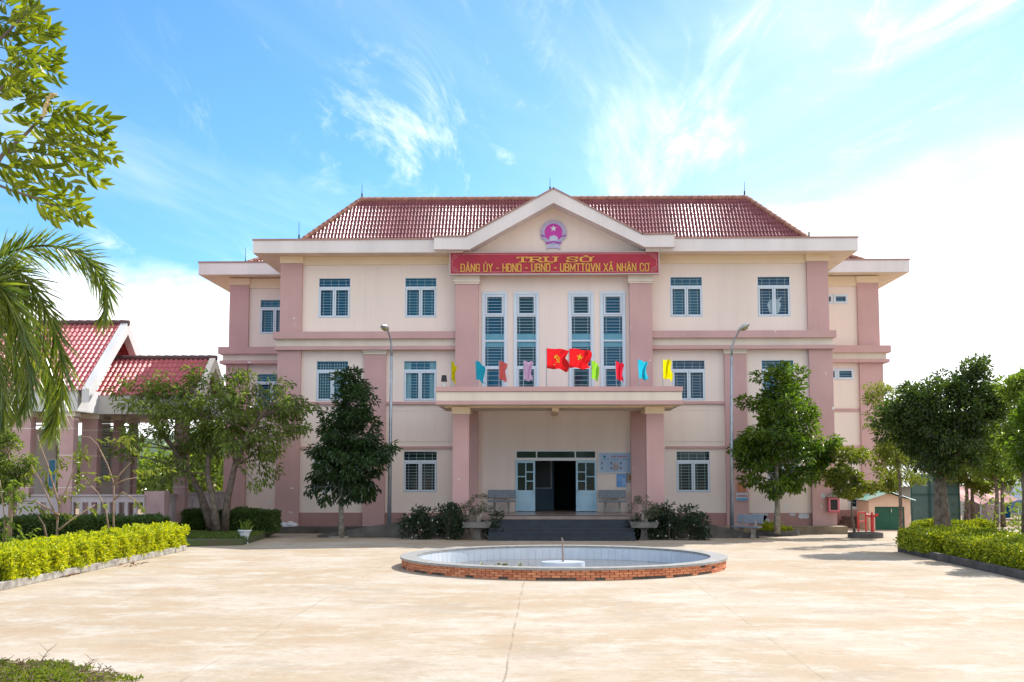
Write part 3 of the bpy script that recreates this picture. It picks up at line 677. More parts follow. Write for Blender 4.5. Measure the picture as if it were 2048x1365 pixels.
# eaves slabs
def eaves(x0, x1, y0, y1, z0, z1):
    o = MB().box(x0, x1, y0, y1, z0, z1).build('eaves', FASC, B)
    MB().box(x0+.02, x1-.02, y0+.02, y1-.02, z0-.012, z0-.002).build('soffit', SOFF, o)
    MB().box(x0-.03, x1+.03, y0-.03, y1+.03, z1, z1+.07).build('edge_trim', TRIM, o)
    return o
GXa, GXb = X(925, YE), X(1295, YE)
eaves(ex0, GXa, YE, YW-.3, EZ0, EZ1); eaves(GXb, ex1, YE, YW-.3, EZ0, EZ1); eaves(GXa+.001, GXb-.001, YB+.25, YW-.3, EZ0, EZ1-.01)
wx0, wx1 = X(397, YWE, 540), X(1819, YWE, 530); WE0, WE1 = Z(550.5, YWE), Z(528, YWE)
WE0 = Z(547, YWE); WE1 = Z(523.5, YWE)
eaves(wx0, ex0-.001 if False else X(600, YWE), YWE, YBK+.8, WE0, WE1)
eaves(X(1640, YWE), wx1, YWE, YBK+.8, WE0, WE1)
eaves(X(600, YWE)+.01, X(1640, YWE)-.01, YW-.2, YBK+.8, WE0, WE1)
# tiled roofs
def tiled(x0, x1, Y0, w, z0, slope, side, m, parent, hipl=True, hipr=True, cw=.146, gauge=.33, name='roof', clip=None):
    """one slope: eave line from x0 to x1 at Y0 rising 'w' metres in direction side (+1 back, -1 front)"""
    ln = w*math.hypot(1, slope); rows = int(round(ln/gauge)); gg = ln/rows; sub = 6
    nu = int((x1-x0)/cw)*sub; us = np.linspace(x0, x1, nu+1)
    ph = ((us-x0)/cw) % 1
    prof = .045*np.where(ph < .62, np.sin(np.pi*ph/.62)**.8, -.25*np.sin(np.pi*(ph-.62)/.38))
    V = []; vrow = []
    for r in range(rows):
        for q, lift in ((0.0, .035), (.5, .02), (.985, .004)):
            s_ = (r+q)*gg; k = s_/ln*w; vrow.append((k, s_/ln*w*slope, lift))
    nrm = np.array([0, -slope*side, 1])/math.hypot(1, slope)
    V = np.empty((len(vrow), nu+1, 3))
    for i, (k, h, lift) in enumerate(vrow):
        off = prof+lift
        V[i, :, 0] = us; V[i, :, 1] = Y0+side*k+nrm[1]*off; V[i, :, 2] = z0+h+nrm[2]*off
    ii, jj = np.meshgrid(np.arange(len(vrow)-1), np.arange(nu), indexing='ij'); ii = ii.ravel(); jj = jj.ravel()
    kk = np.array([a[0] for a in vrow]); xm = (us[jj]+us[jj+1])/2; km = (kk[ii]+kk[ii+1])/2
    ok = np.ones(len(ii), bool)
    if hipl: ok &= xm > x0+km
    if hipr: ok &= xm < x1-km
    if clip is not None: ok &= ~clip(xm, km)
    ii, jj = ii[ok], jj[ok]; W_ = nu+1
    Fq = np.stack([ii*W_+jj, ii*W_+jj+1, (ii+1)*W_+jj+1, (ii+1)*W_+jj], 1)
    if side < 0: Fq = Fq[:, ::-1]
    return npmesh(name, V.reshape(-1, 3), Fq, m, parent, smooth=False)
def tiled_end(Y0, Y1, x0, w, z0, slope, side, m, parent, name='roof'):
    """hip end: eave along Y from Y0 to Y1 at x0, rising towards side*x"""
    o = tiled(Y0, Y1, x0, w, z0, slope, side, m, None, name=name)
    me = o.data; n = len(me.vertices); co = np.empty(n*3, np.float32); me.vertices.foreach_get('co', co); co = co.reshape(-1, 3)
    co = co[:, [1, 0, 2]].copy(); me.vertices.foreach_set('co', co.ravel()); me.flip_normals(); me.update()
    if parent is not None:
        o.parent = parent; me.transform(Matrix.Translation(-rootof(parent).location))
    return o
def caps(mb, a, b, r=.11, gap=.3):
    a, b = Vector(a), Vector(b); n = max(1, int((b-a).length/gap))
    for i in range(n):
        p, q = a.lerp(b, i/n), a.lerp(b, (i+1.12)/n)
        mb.tube([p, q], [r*1.15, r*.92], 10)
rY0 = YE+.75; RW = 2.25; RS = 1.02; RZ = EZ1+.02
rx0, rx1 = X(600, rY0, 470), X(1619, rY0, 470)
def clipm(x, k): return False
roof = tiled(rx0, rx1, rY0, RW, RZ, RS, 1, TILE, B)
tiled(rx0, rx1, rY0+2*RW, RW, RZ, RS, -1, TILE, B)
tiled_end(rY0, rY0+2*RW, rx0, RW, RZ, RS, 1, TILE, B); tiled_end(rY0, rY0+2*RW, rx1, RW, RZ, RS, -1, TILE, B)
rc_ = MB(); zt = RZ+RW*RS+.03
for a, b in (((rx0+RW, rY0+RW, zt), (rx1-RW, rY0+RW, zt)), ((rx0, rY0, RZ+.05), (rx0+RW, rY0+RW, zt)), ((rx1, rY0, RZ+.05), (rx1-RW, rY0+RW, zt)),
             ((rx0, rY0+2*RW, RZ+.05), (rx0+RW, rY0+RW, zt)), ((rx1, rY0+2*RW, RZ+.05), (rx1-RW, rY0+RW, zt))): caps(rc_, a, b)
rc_.build('ridge_tiles', RIDGE, roof)
vY0 = YWE+.9; VW = 2.9; VS = .58; VZ = WE1+.02
vx0, vx1 = X(487, vY0, 520), X(1736, vY0, 510)
roof2 = tiled(vx0, vx1, vY0, VW, VZ, VS, 1, TILE, B, clip=lambda x, k: (x > -9) & (x < 9.5) & (k < 1))
tiled(vx0, vx1, vY0+2*VW, VW, VZ, VS, -1, TILE, B)
tiled_end(vY0, vY0+2*VW, vx0, VW, VZ, VS, 1, TILE, B); tiled_end(vY0, vY0+2*VW, vx1, VW, VZ, VS, -1, TILE, B)
rc_ = MB(); zt2 = VZ+VW*VS+.03
for a, b in (((vx0+VW, vY0+VW, zt2), (vx1-VW, vY0+VW, zt2)), ((vx0, vY0, VZ+.05), (vx0+VW, vY0+VW, zt2)), ((vx1, vY0, VZ+.05), (vx1-VW, vY0+VW, zt2)),
             ((vx0, vY0+2*VW, VZ+.05), (vx0+VW, vY0+VW, zt2)), ((vx1, vY0+2*VW, VZ+.05), (vx1-VW, vY0+VW, zt2))): caps(rc_, a, b)
rc_.build('ridge_tiles', RIDGE, roof2)
# pediment
YP = YE-.35
def pz(px, py): return (X(px, YP, py), Z(py, YP, px))
outer = [pz(868, 499), pz(868, 475), pz(932, 474.5), pz(1107, 378), pz(1285, 470), pz(1349, 469.5), pz(1349, 494), pz(1290, 494.5), pz(1107, 406), pz(938, 499.5)]
pd = MB(); n = len(outer)
ring = [(0, 1, 2, 9), (9, 2, 3, 8), (8, 3, 4, 7), (7, 4, 5, 6)]
vs = [(x, YP, z) for x, z in outer]+[(x, YP+3.2, z) for x, z in outer]
fs = list(ring)+[tuple(i+n for i in reversed(f)) for f in ring]+[(i, i+n, (i+1) % n+n, (i+1) % n) for i in range(n)]
pd.add(vs, fs); ped = pd.build('pediment', FASC, B)
tm = MB()
for i in (1, 2, 3, 4):
    (xa, za), (xb, zb) = outer[i], outer[i+1]
    tm.add([(xa-.02, YP-.04, za+.003), (xb+.02, YP-.04, zb+.003), (xb+.02, YP-.04, zb+.07), (xa-.02, YP-.04, za+.07), (xa-.02, YP+3.1, za+.003), (xb+.02, YP+3.1, zb+.003), (xb+.02, YP+3.1, zb+.07), (xa-.02, YP+3.1, za+.07)],
           [(0, 1, 2, 3), (4, 7, 6, 5), (0, 4, 5, 1), (3, 2, 6, 7), (0, 3, 7, 4), (1, 5, 6, 2)])
tm.build('edge_trim', TRIM, ped)
gx0, gx1 = outer[0][0]+.7, outer[6][0]-.7
ap = (outer[8][0], outer[8][1]+.6)
MB().prism([(gx0, EZ0-.5), (gx1, EZ0-.5), (gx1, EZ0+.25), ap, (gx0, EZ0+.25)], 'y', YB-.12, YB+.2).build('gable_wall', WALL, ped)
# porch: canopy, beams, columns, floor, steps, ramps
YC = 48.3; cz = [Z(773.5, YC), Z(784.5, YC), Z(801.5, YC), Z(809, YC)]; cx0, cx1 = X(871, YC, 790), X(1366, YC, 790)
can = MB().box(cx0, cx1, YC, YB-.4, cz[0]-.18, cz[0]).build('canopy', PINK, B)
MB().box(cx0+.03, cx1-.03, YC+.05, YB-.42, cz[2], cz[1]+.01).build('fascia', CREAM, can)
MB().box(cx0, cx1, YC+.001, YB-.4, cz[3], cz[2]).build('edge_trim', PINK, can)
MB().box(cx0+.05, cx1-.05, YC+.05, YB-.41, cz[3]-.012, cz[3]-.002).build('soffit', SOFF, can)
CL = []
for a, b in ((905, 938), (1293, 1328)):
    y0 = 49.35; xa, xb = X(a, y0, 900), X(b, y0, 900); zc = Z(828, y0)
    o = MB().box(xa, xb, y0, y0+.62, PF-.3, zc).build('column', PINK, B, bevel=.012)
    MB().box(xa-.04, xb+.04, y0-.05, y0+.67, zc, zc+.06).box(xa-.03, xb+.03, y0-.03, y0+.65, zc+.06, cz[3]-.03).build('capital', YEL, o)
    CL.append((xa, xb))
bm2 = MB(); bz = Z(813.5, 49.35)
bm2.box(cx0+.25, cx1-.25, 49.42, 49.9, bz-.03, cz[3]-.015)
for xa, xb in CL: bm2.box(xa+.08, xb-.08, 49.91, YB-.35, bz-.1, cz[3]-.02)
xm = X(1111, 50); bm2.box(xm-.13, xm+.13, 49.91, YB, bz-.16, cz[3]-.02); bm2.build('beam', YEL, can)
PX0, PX1 = CL[0][0]-.15, CL[1][1]+.15
MB().box(PX0, PX1, 49.2, 60.2, 0, PF).build('porch_floor', FLOOR, B)
st = MB(); ns = MB(); nr = 6; sx0, sx1 = X(978, 48.5, 1050)+.35, X(1268, 48.5, 1050)-.35
for i in range(nr-1):
    zt_ = PF*(nr-1-i)/nr; y0 = 49.2-.3*(i+1)
    st.box(sx0-.35, sx1+.35, y0, 49.198, 0 if i == nr-2 else PF*(nr-2-i)/nr+.001, zt_)
    ns.box(sx0-.36, sx1+.36, y0-.012, y0+.02, zt_-.022, zt_+.003)
so = st.build('steps', STEP, B); ns.box(sx0-.36, sx1+.36, 49.186, 49.22, PF-.022, PF+.003); ns.build('nosing', NOSE, so)
for xa, xb in ((PX0, X(640, 50)), (PX1, X(1512, 50))):
    rp_ = MB(); rp_.add([(xa, 50.0, 0), (xb, 50.0, 0), (xa, 50.0, PF-.05), (xa, 51.9, 0), (xb, 51.9, 0), (xa, 51.9, PF-.05)], [(0, 1, 2), (3, 5, 4), (1, 4, 5, 2), (0, 2, 5, 3), (0, 3, 4, 1)])
    rp_.add([(xa, 49.85, 0), (xb, 49.85, 0), (xb, 49.85, .10), (xa, 49.85, PF+.05), (xa, 49.998, 0), (xb, 49.998, 0), (xb, 49.998, .10), (xa, 49.998, PF+.05)], [(0, 1, 2, 3), (7, 6, 5, 4), (3, 2, 6, 7), (1, 5, 6, 2), (0, 3, 7, 4)])
    rp_.build('ramp', CONCD, B)
sk = MB(); sk.box(MX0-.15, X(905, YM), YM-1.0, YM-.02, 0, .26)
sk.build('skirting', CONCD, B)
sk = MB(); sk.box(X(1335, YM), MX1+.35, YM-1.0, YM-.02, 0, .30); sk.build('skirting', CONCT, B)
# door wall: frame, transom, four leaves, hall behind
df = MB(); df.box(dx0, dx0+.05, YB-.01, YB+.1, PF, dzt); df.box(dx1-.05, dx1, YB-.01, YB+.1, PF, dzt); df.box(dx0+.05, dx1-.05, YB-.01, YB+.1, dzt-.05, dzt)
tz = Z(918, YB); df.box(dx0+.05, dx1-.05, YB-.02, YB+.1, tz-.08, tz+.04)
for px in (1073, 1150): df.box(X(px, YB)-.025, X(px, YB)+.025, YB-.01, YB+.08, tz+.04, dzt-.05)
dfo = df.build('door_frame', BAR, B)
MB().box(dx0+.04, dx1-.04, YB+.06, YB+.075, tz+.03, dzt-.04).build('pane', GLASSD, dfo)
DOORM = mat('door_paint', (.42, .64, .76), .4, (.36, .58, .72), scale=2)
def leaf(x0, x1, flip):
    d = MB(); y0, y1 = YB-.06, YB-.015; z0, z1 = PF+.02, tz-.09
    zm = z0+(z1-z0)*.375; fr(d, x0, x1, z0, zm, y0, y1, .09); d.box(x0+.09, x1-.09, y0+.015, y1, z0+.09, zm-.09)
    d.box(x0+.13, x1-.13, y0+.006, y0+.015, z0+.13, zm-.13)
    fr(d, x0, x1, zm, z1, y0, y1, .08); xm_ = x0+(x1-x0)*(.52 if not flip else .48); d.box(xm_-.02, xm_+.02, y0, y1, zm+.08, z1-.08)
    for (a, b, ks) in ((x0+.08, xm_-.02, (1/3, 2/3) if flip else (.5,)), (xm_+.02, x1-.08, (.5,) if flip else (1/3, 2/3))):
        for k in ks: zz = zm+.08+(z1-zm-.16)*k; d.box(a, b, y0, y1, zz-.02, zz+.02)
    o = d.build('door', DOORM, B, bevel=.005)
    MB().box(x0+.05, x1-.05, y1-.02, y1-.008, zm+.04, z1-.04).build('pane', GLASSD, o)
    hx = x1-.05 if not flip else x0+.05
    MB().tube([(hx, y0-.03, zm-.05), (hx, y0-.03, zm+.1)], .012).build('handle', STEEL, o)
leaf(dx0+.01, X(1070, YB), False); leaf(X(1151, YB), dx1-.0, True)
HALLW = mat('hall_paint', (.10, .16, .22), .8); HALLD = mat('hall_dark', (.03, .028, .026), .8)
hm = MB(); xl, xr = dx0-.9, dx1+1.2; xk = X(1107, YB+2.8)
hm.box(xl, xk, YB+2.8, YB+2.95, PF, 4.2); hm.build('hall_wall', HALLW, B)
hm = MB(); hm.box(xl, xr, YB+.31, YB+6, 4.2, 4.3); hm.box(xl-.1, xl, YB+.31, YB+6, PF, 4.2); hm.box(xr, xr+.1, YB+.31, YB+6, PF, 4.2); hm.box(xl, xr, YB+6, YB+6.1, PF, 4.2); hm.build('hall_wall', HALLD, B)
bd = thing('black_board', 'dark board with thin pale frame on the hall wall seen through the doorway', 'board', (X(1080, YB+2.7), YB+2.7, 2.6))
bx0, bx1 = X(1040, YB+2.75), X(1101, YB+2.75); b0, b1 = Z(976, YB+2.75), Z(921, YB+2.75)
MB().box(bx0, bx1, YB+2.74, YB+2.79, b0, b1).build('panel', mat('board_face', (.03, .04, .055), .5), bd)
f = MB(); fr(f, bx0-.03, bx1+.03, b0-.03, b1+.03, YB+2.72, YB+2.79, .03); f.build('frame', BAR, bd)

# ------------------------------------------------------------ name sign above the bay
YS = YB-.62; sxa, sxb = X(901, YS, 525), X(1317, YS, 525); sza, szb = Z(547.5, YS), Z(505, YS)
S = thing('name_sign', 'long crimson board with gold lettering fixed under the gable emblem', 'sign', ((sxa+sxb)/2, YS, sza))
MB().box(sxa, sxb, YS, YS+.25, sza, szb).build('panel', mat('crimson_board', (.40, .018, .045), .45, (.33, .014, .035), scale=1.5), S)
GOLD = mat('gold_letter', (.66, .33, .035), .35, (.56, .27, .03), scale=3, spec=.6)
SILV = mat('pale_line', (.62, .42, .38), .4)
f = MB(); fr(f, sxa-.045, sxb+.045, sza-.045, szb+.03, YS-.02, YS+.26, .05); f.build('frame', mat('sign_frame', (.50, .40, .38), .4), S)
ln = MB(); h_ = szb-sza
for z in (sza+h_*.08, szb-h_*.08): ln.box(sxa+.5, sxb-.5, YS-.006, YS, z-.006, z+.006)
for sx_ in (0, 1):
    for sz_ in (0, 1):
        ox = sxa+.06 if not sx_ else sxb-.06; oz = sza+.06 if not sz_ else szb-.06; qx = 1 if not sx_ else -1; qz = 1 if not sz_ else -1
        for rr, aa in ((.10, 0), (.17, .02), (.25, .05)):
            pts = [(ox+qx*(rr*math.cos(t)), YS-.006, oz+qz*(rr*math.sin(t)*.9)) for t in np.linspace(aa, math.pi/2-aa, 7)]
            ln.tube(pts, .007, 4)
        for k in range(5): c = (ox+qx*(.28+.07*k)*(1 if k % 2 else .75), YS-.006, oz+qz*(.02+.02*(k % 2))); ln.obox(c, (.018, 0, .006), (0, .004, 0), (0, 0, .007))
        for k in range(3): c = (ox+qx*.02, YS-.006, oz+qz*(.26+.05*k)); ln.obox(c, (.008, 0, 0), (0, .004, 0), (0, 0, .014))
ln.build('ornament', SILV, S)
xT = (X(1033, YS), X(1186, YS)); zT = Z(524.5, YS); hT = .205
put_text('lettering', 'TRỤ SỞ', (xT[0]+xT[1])/2, zT, YS-.004, xT[1]-xT[0], hT, GOLD, S, tx=.24, tz=.15, gap=.34, wide=1.75, serif=True)
xT2 = (X(920, YS), X(1301, YS)); zT2 = Z(543.2, YS)
put_text('lettering', 'ĐẢNG ỦY - HĐND - UBND - UBMTTQVN XÃ NHÂN CƠ', (xT2[0]+xT2[1])/2, zT2, YS-.004, xT2[1]-xT2[0], .31, GOLD, S, tx=.17, tz=.15, gap=.23)

# ------------------------------------------------------------ emblem
EM = thing('wall_emblem', 'round magenta and silver emblem with star and cogwheel on the gable wall', 'emblem', (X(1107, YB-.12), YB-.12, Z(470, YB-.12)))
ec = Vector((X(1107, YB-.12, 470), YB-.13, Z(467, YB-.12, 1107))); k_ = (YB-.12)/F
MAG = mat('magenta_enamel', (.60, .045, .42), .5, (.52, .035, .35), scale=6); SIL = mat('silver_relief', (.60, .56, .74), .4, (.42, .36, .60), scale=30)
def disc(mb, cx, cz, r, y0, y1, n=36, sz=1): mb.prism([(cx+r*math.cos(2*math.pi*i/n), cz+r*sz*math.sin(2*math.pi*i/n)) for i in range(n)], 'y', y1, y0)
e = MB(); disc(e, ec.x, ec.z, 24.5*k_, ec.y-.04, ec.y); 
for i in range(56):
    t = math.pi*(-.15)+i*math.pi*1.3/55; c = Vector((ec.x+math.cos(t)*23.0*k_, ec.y-.05, ec.z+math.sin(t)*23.0*k_)); a = Vector((math.cos(t), 0, math.sin(t))); b = Vector((-math.sin(t), 0, math.cos(t)))
    e.obox(c, a*3.6*k_, (0, .012, 0), b*.75*k_)
e.build('wreath', SIL, EM)
e = MB(); disc(e, ec.x, ec.z+1*k_, 18*k_, ec.y-.065, ec.y-.03); e.build('disc', MAG, EM)
e = MB(); sp_ = []
for i in range(10): rr = (7.2 if i % 2 == 0 else 3.0)*k_; t = math.pi/2+i*math.pi/5; sp_.append((ec.x+rr*math.cos(t), ec.z+9*k_+rr*math.sin(t)))
e.prism(sp_, 'y', ec.y-.065, ec.y-.09); e.build('star', mat('pale_star', (.72, .72, .80), .4), EM)
e = MB(); gz = ec.z-14*k_; disc(e, ec.x, gz, 8.2*k_, ec.y-.10, ec.y-.05, 30, .95)
for i in range(13): t = math.pi*i/12; e.obox((ec.x+math.cos(t)*8.8*k_, ec.y-.075, gz+math.sin(t)*8.4*k_), Vector((math.cos(t), 0, math.sin(t)))*1.2*k_, (0, .02, 0), Vector((-math.sin(t), 0, math.cos(t)))*.6*k_)
for s in (-1, 1):
    for i in range(8):
        t = math.pi*(1.5+s*(.12+.055*i)); c = (ec.x+math.cos(t)*20.5*k_, ec.y-.07, ec.z+math.sin(t)*20.5*k_); e.obox(c, Vector((math.cos(t+.6*s), 0, math.sin(t+.6*s)))*3.2*k_, (0, .02, 0), Vector((-math.sin(t+.6*s), 0, math.cos(t+.6*s)))*1.0*k_)
e.build('cogwheel', mat('pale_relief', (.62, .66, .78), .4, (.42, .40, .62), scale=25), EM)
e = MB()
for s in (-1, 1): e.add([(ec.x+s*24.5*k_, ec.y-.1, ec.z-3*k_), (ec.x+s*24.5*k_, ec.y-.1, ec.z-6.5*k_), (ec.x+s*15*k_, ec.y-.1, ec.z-10*k_), (ec.x+s*15*k_, ec.y-.1, ec.z-8*k_)], [(0, 1, 2, 3)])
for a, b, w_ in ((-21.5, -.18, 1.6),):
    pts = [(ec.x+x*k_, ec.y-.11, ec.z+(a+3.2*math.cos(x/14*1.4))*k_) for x in np.linspace(-16, 16, 13)]
    for p, q in zip(pts, pts[1:]): e.add([(p[0], p[1], p[2]-w_*k_), (q[0], q[1], q[2]-w_*k_), (q[0], q[1], q[2]+w_*k_), (p[0], p[1], p[2]+w_*k_)], [(0, 1, 2, 3)])
e.build('ribbon', mat('magenta_ribbon', (.42, .03, .42), .5), EM)
e = MB(); e.prism([(ec.x-14*k_, ec.z-33*k_), (ec.x-7*k_, ec.z-30.5*k_), (ec.x+7*k_, ec.z-30.5*k_), (ec.x+14*k_, ec.z-33*k_), (ec.x+11.5*k_, ec.z-22*k_), (ec.x-11.5*k_, ec.z-22*k_)], 'y', ec.y-.01, ec.y-.05)
e.build('ribbon', SIL, EM)

# ------------------------------------------------------------ notices on the porch wall
yn = YB-.012
nb = thing('notice_board', 'pale blue notice board with red heading beside the right door leaf', 'notice board', (X(1229, yn), yn, Z(925, yn)))
a0, a1, c0, c1 = X(1197, yn), X(1260, yn), Z(946, yn), Z(906, yn)
MB().box(a0, a1, yn-.03, yn+.01, c0, c1).build('panel', mat('pale_blue_board', (.40, .52, .68), .5, (.34, .46, .64), scale=2), nb)
f = MB(); fr(f, a0-.02, a1+.02, c0-.02, c1+.02, yn-.045, yn+.01, .03); f.build('frame', BAR, nb)
put_text('lettering', 'BẢNG THÔNG BÁO', X(1237, yn), Z(915, yn), yn-.032, .62, .055, mat('red_ink', (.5, .04, .04), .6), nb, depth=.003)
d = MB(); disc(d, X(1208, yn), Z(914, yn), .055, yn-.036, yn-.03, 20); 
for px, w_ in ((1209, .11), (1230, .12), (1248, .13)):
    for j in range(5): d.box(X(px, yn)-w_+j*w_*.42, X(px, yn)-w_+j*w_*.42+w_*.3, yn-.034, yn-.03, Z(919.5, yn), Z(918.5, yn))
d.build('emblem', mat('teal_ink', (.02, .25, .42), .6), nb)
d = MB()
for px in (1203, 1221.5, 1240.5):
    for py in (927, 937): d.box(X(px, yn)-.02, X(px, yn)+.02, yn-.035, yn-.03, Z(py+2.3, yn), Z(py-2.3, yn)); d.box(X(px, yn)-.01, X(px, yn)+.026, yn-.037, yn-.034, Z(py+1, yn), Z(py-.6, yn))
d.build('photo_slots', mat('dark_ink', (.05, .06, .09), .6), nb)
pp = MB(); q0, q1 = X(1224, yn), X(1237, yn); w0 = Z(942, yn); w1 = Z(923, yn)
pp.prism([(q0+.03, w0+.02), (q1-.06, w0), (q1, w0+.12), (q1-.03, w1-.06), (q0+.1, w1), (q0, w1-.12)], 'y', yn-.04, yn-.055); pp.build('torn_paper', mat('aged_paper', (.50, .50, .52), .8, (.30, .27, .26), scale=6), nb)
n2 = thing('blue_poster', 'small blue poster hanging under the right end of the notice board', 'poster', (X(1241, yn), yn, Z(960, yn)))
MB().box(X(1232, yn), X(1251, yn), yn-.025, yn+.008, Z(974.5, yn), Z(948.5, yn)).build('sheet', mat('blue_poster', (.10, .28, .62), .35, (.22, .40, .70), scale=5), n2)
d = MB()
for i in range(6): d.box(X(1243-i % 2, yn), X(1249, yn), yn-.028, yn-.024, Z(957+i*2.6, yn)-.006, Z(957+i*2.6, yn)+.006)
d.build('printed_lines', mat('pale_ink', (.6, .68, .8), .6), n2)
n3_ = thing('framed_notice', 'small ochre notice in a white mount and dark frame beside the blue poster', 'framed notice', (X(1259, yn), yn, Z(955, yn)))
a0, a1, c0, c1 = X(1253, yn), X(1265, yn), Z(964.5, yn), Z(947.5, yn)
MB().box(a0, a1, yn-.02, yn+.008, c0, c1).build('mount', mat('mount_card', (.6, .58, .5), .6), n3_)
MB().box(a0+.06, a1-.06, yn-.026, yn-.02, c0+.06, c1-.06).build('sheet', mat('ochre_paper', (.42, .22, .03), .6, (.30, .15, .02), scale=20), n3_)
f = MB(); fr(f, a0-.015, a1+.015, c0-.015, c1+.015, yn-.035, yn+.008, .025); f.build('frame', mat('dark_wood', (.04, .025, .015), .4), n3_)

# ------------------------------------------------------------ benches
def bench(name, label, loc, w, rot, mt, group=None, leg=None):
    t = thing(name, label, 'bench', loc, group); t.rotation_euler = (0, 0, rot)
    ld = Vector(loc)
    def bb(mb, x0, x1, y0, y1, z0, z1): mb.box(ld.x+x0, ld.x+x1, ld.y+y0, ld.y+y1, ld.z+z0, ld.z+z1)
    m = MB(); bb(m, -w/2, w/2, -.2, .2, .40, .46); m.build('seat', mt, t, bevel=.01)
    m = MB(); m.obox(ld+Vector((0, .27, .72)), (w/2, 0, 0), (0, .025, -.006), (0, .04, .165)); m.build('backrest', mt, t, bevel=.01)
    for s in (-1, 1):
        m = MB(); x = ld.x+s*(w/2-.28)
        m.prism([(ld.y-.16, ld.z+.0), (ld.y+.14, ld.z), (ld.y+.10, ld.z+.18), (ld.y+.17, ld.z+.40), (ld.y-.17, ld.z+.40), (ld.y-.09, ld.z+.18)], 'x', x-.045, x+.045)
        m.prism([(ld.y+.15, ld.z+.461), (ld.y+.22, ld.z+.461), (ld.y+.262, ld.z+.7), (ld.y+.225, ld.z+.7)], 'x', x-.035, x+.035)
        m.build('leg', leg or CONC, t)
    return t
yb_ = 53.35
bench('stone_bench', 'grey terrazzo bench on the porch left of the doorway', (X(1003, yb_, 1000), yb_, PF), 1.13, 0, TERR, 'porch benches')
bench('stone_bench', 'grey terrazzo bench on the porch below the notice board', (X(1225, yb_, 1000), yb_, PF), 1.13, 0, TERR, 'porch benches')
q = G(1494, 1077); bench('stone_bench', 'bluish grey stone bench beside the foot of the right street lamp', (q.x, q.y, 0), 1.1, R(-38), TERR, 'yard benches')
q = G(1560, 1066); bench('stone_bench', 'yellowish stone bench behind the leafy tree in the round kerb', (q.x, q.y, 0), 1.2, R(5), mat('yellow_terrazzo', (.42, .36, .20), .5, (.28, .24, .13), scale=26), 'yard benches')

# ------------------------------------------------------------ flags
def flagm(name, c): return mat(name, c, .7, tuple(x*.8 for x in c), scale=6, trans=.6)
def flag(name, label, px, pb, pt, w, h, m, drape=.0, seed=0, lean=0, extra=None, group='small coloured flags on the canopy', big=False):
    y0 = YC+.12; base = Vector((X(px, y0, pb), y0, cz[0])); top = Vector((X(px+lean, y0, pt), y0-.02, Z(pt, y0)))
    t = thing(name, label, 'flag', base, group)
    MB().tube([base, top], .013 if not big else .016, 6).build('pole', STEEL, t)
    r2 = random.Random(seed); a, b, c = r2.uniform(0, 6), r2.uniform(0, 6), r2.uniform(.7, 1.3); ax = (top-base).normalized()
    def S_(u_, v_):   # u along fly 0..1, v down 0..1
        p = top-ax*(h*v_)
        ww = w*(1-.18*v_*drape-.10*math.sin(math.pi*v_)*drape+.10*math.sin(v_*7+a)*u_)
        fold = math.sin(u_*7.5*c+v_*2.8+a)*.085+math.sin(u_*15+v_*6+b)*.03
        sag = -drape*u_*u_*h*.30-.05*u_+.04*math.sin(u_*7+a)*u_
        return p+Vector((ww*u_*(1-.10*u_), fold*u_*1.6-.25*u_*w, sag+.05*math.sin(v_*8+b)*u_*u_+.035*math.sin(u_*9+b)*u_))
    nu, nv = 18, 16; V = [S_(i/nu, j/nv) for j in range(nv+1) for i in range(nu+1)]
    Fq = [(j*(nu+1)+i, (j+1)*(nu+1)+i, (j+1)*(nu+1)+i+1, j*(nu+1)+i+1) for j in range(nv) for i in range(nu)]
    cl_ = npmesh('cloth', [tuple(v) for v in V], Fq, m, t, smooth=True)
    if extra:
        for poly in extra:
            mb = MB(); P = []
            for (uu, vv) in poly['pts']: q_ = S_(uu, vv); P.append((q_.x, q_.y-.012, q_.z))
            mb.add(P, poly['faces']); mb.build(poly['name'], mat('flag_yellow_mark', (.85, .55, .01), .6), cl_)
    return t
cY = flagm('yellow_cloth', (.80, .72, .0)); cT = flagm('turquoise_cloth', (.02, .50, .68)); cC = flagm('coral_cloth', (.88, .20, .18)); cL = flagm('lilac_cloth', (.86, .60, .84))
cG = flagm('lime_cloth', (.33, .72, .05)); cR = flagm('red_cloth', (.72, .02, .05)); cRR = flagm('bright_red_cloth', (.74, .015, .02))
flag('pennant_flag', 'narrow yellow flag at the left end of the canopy, drooping beside the black lamp', 903, 774, 722, .25, .72, cY, 1.0, 1, -1)
flag('pennant_flag', 'turquoise flag on the canopy between the drooping yellow and the coral flag', 953, 774, 722, .42, .70, cT, .9, 2, -2)
flag('pennant_flag', 'coral flag on the canopy between turquoise and lilac', 998, 774, 722, .32, .68, cC, .35, 3, 0)
flag('pennant_flag', 'lilac flag on the canopy, just left of the large red pair', 1047, 774, 722, .37, .70, cL, .3, 4, 0)
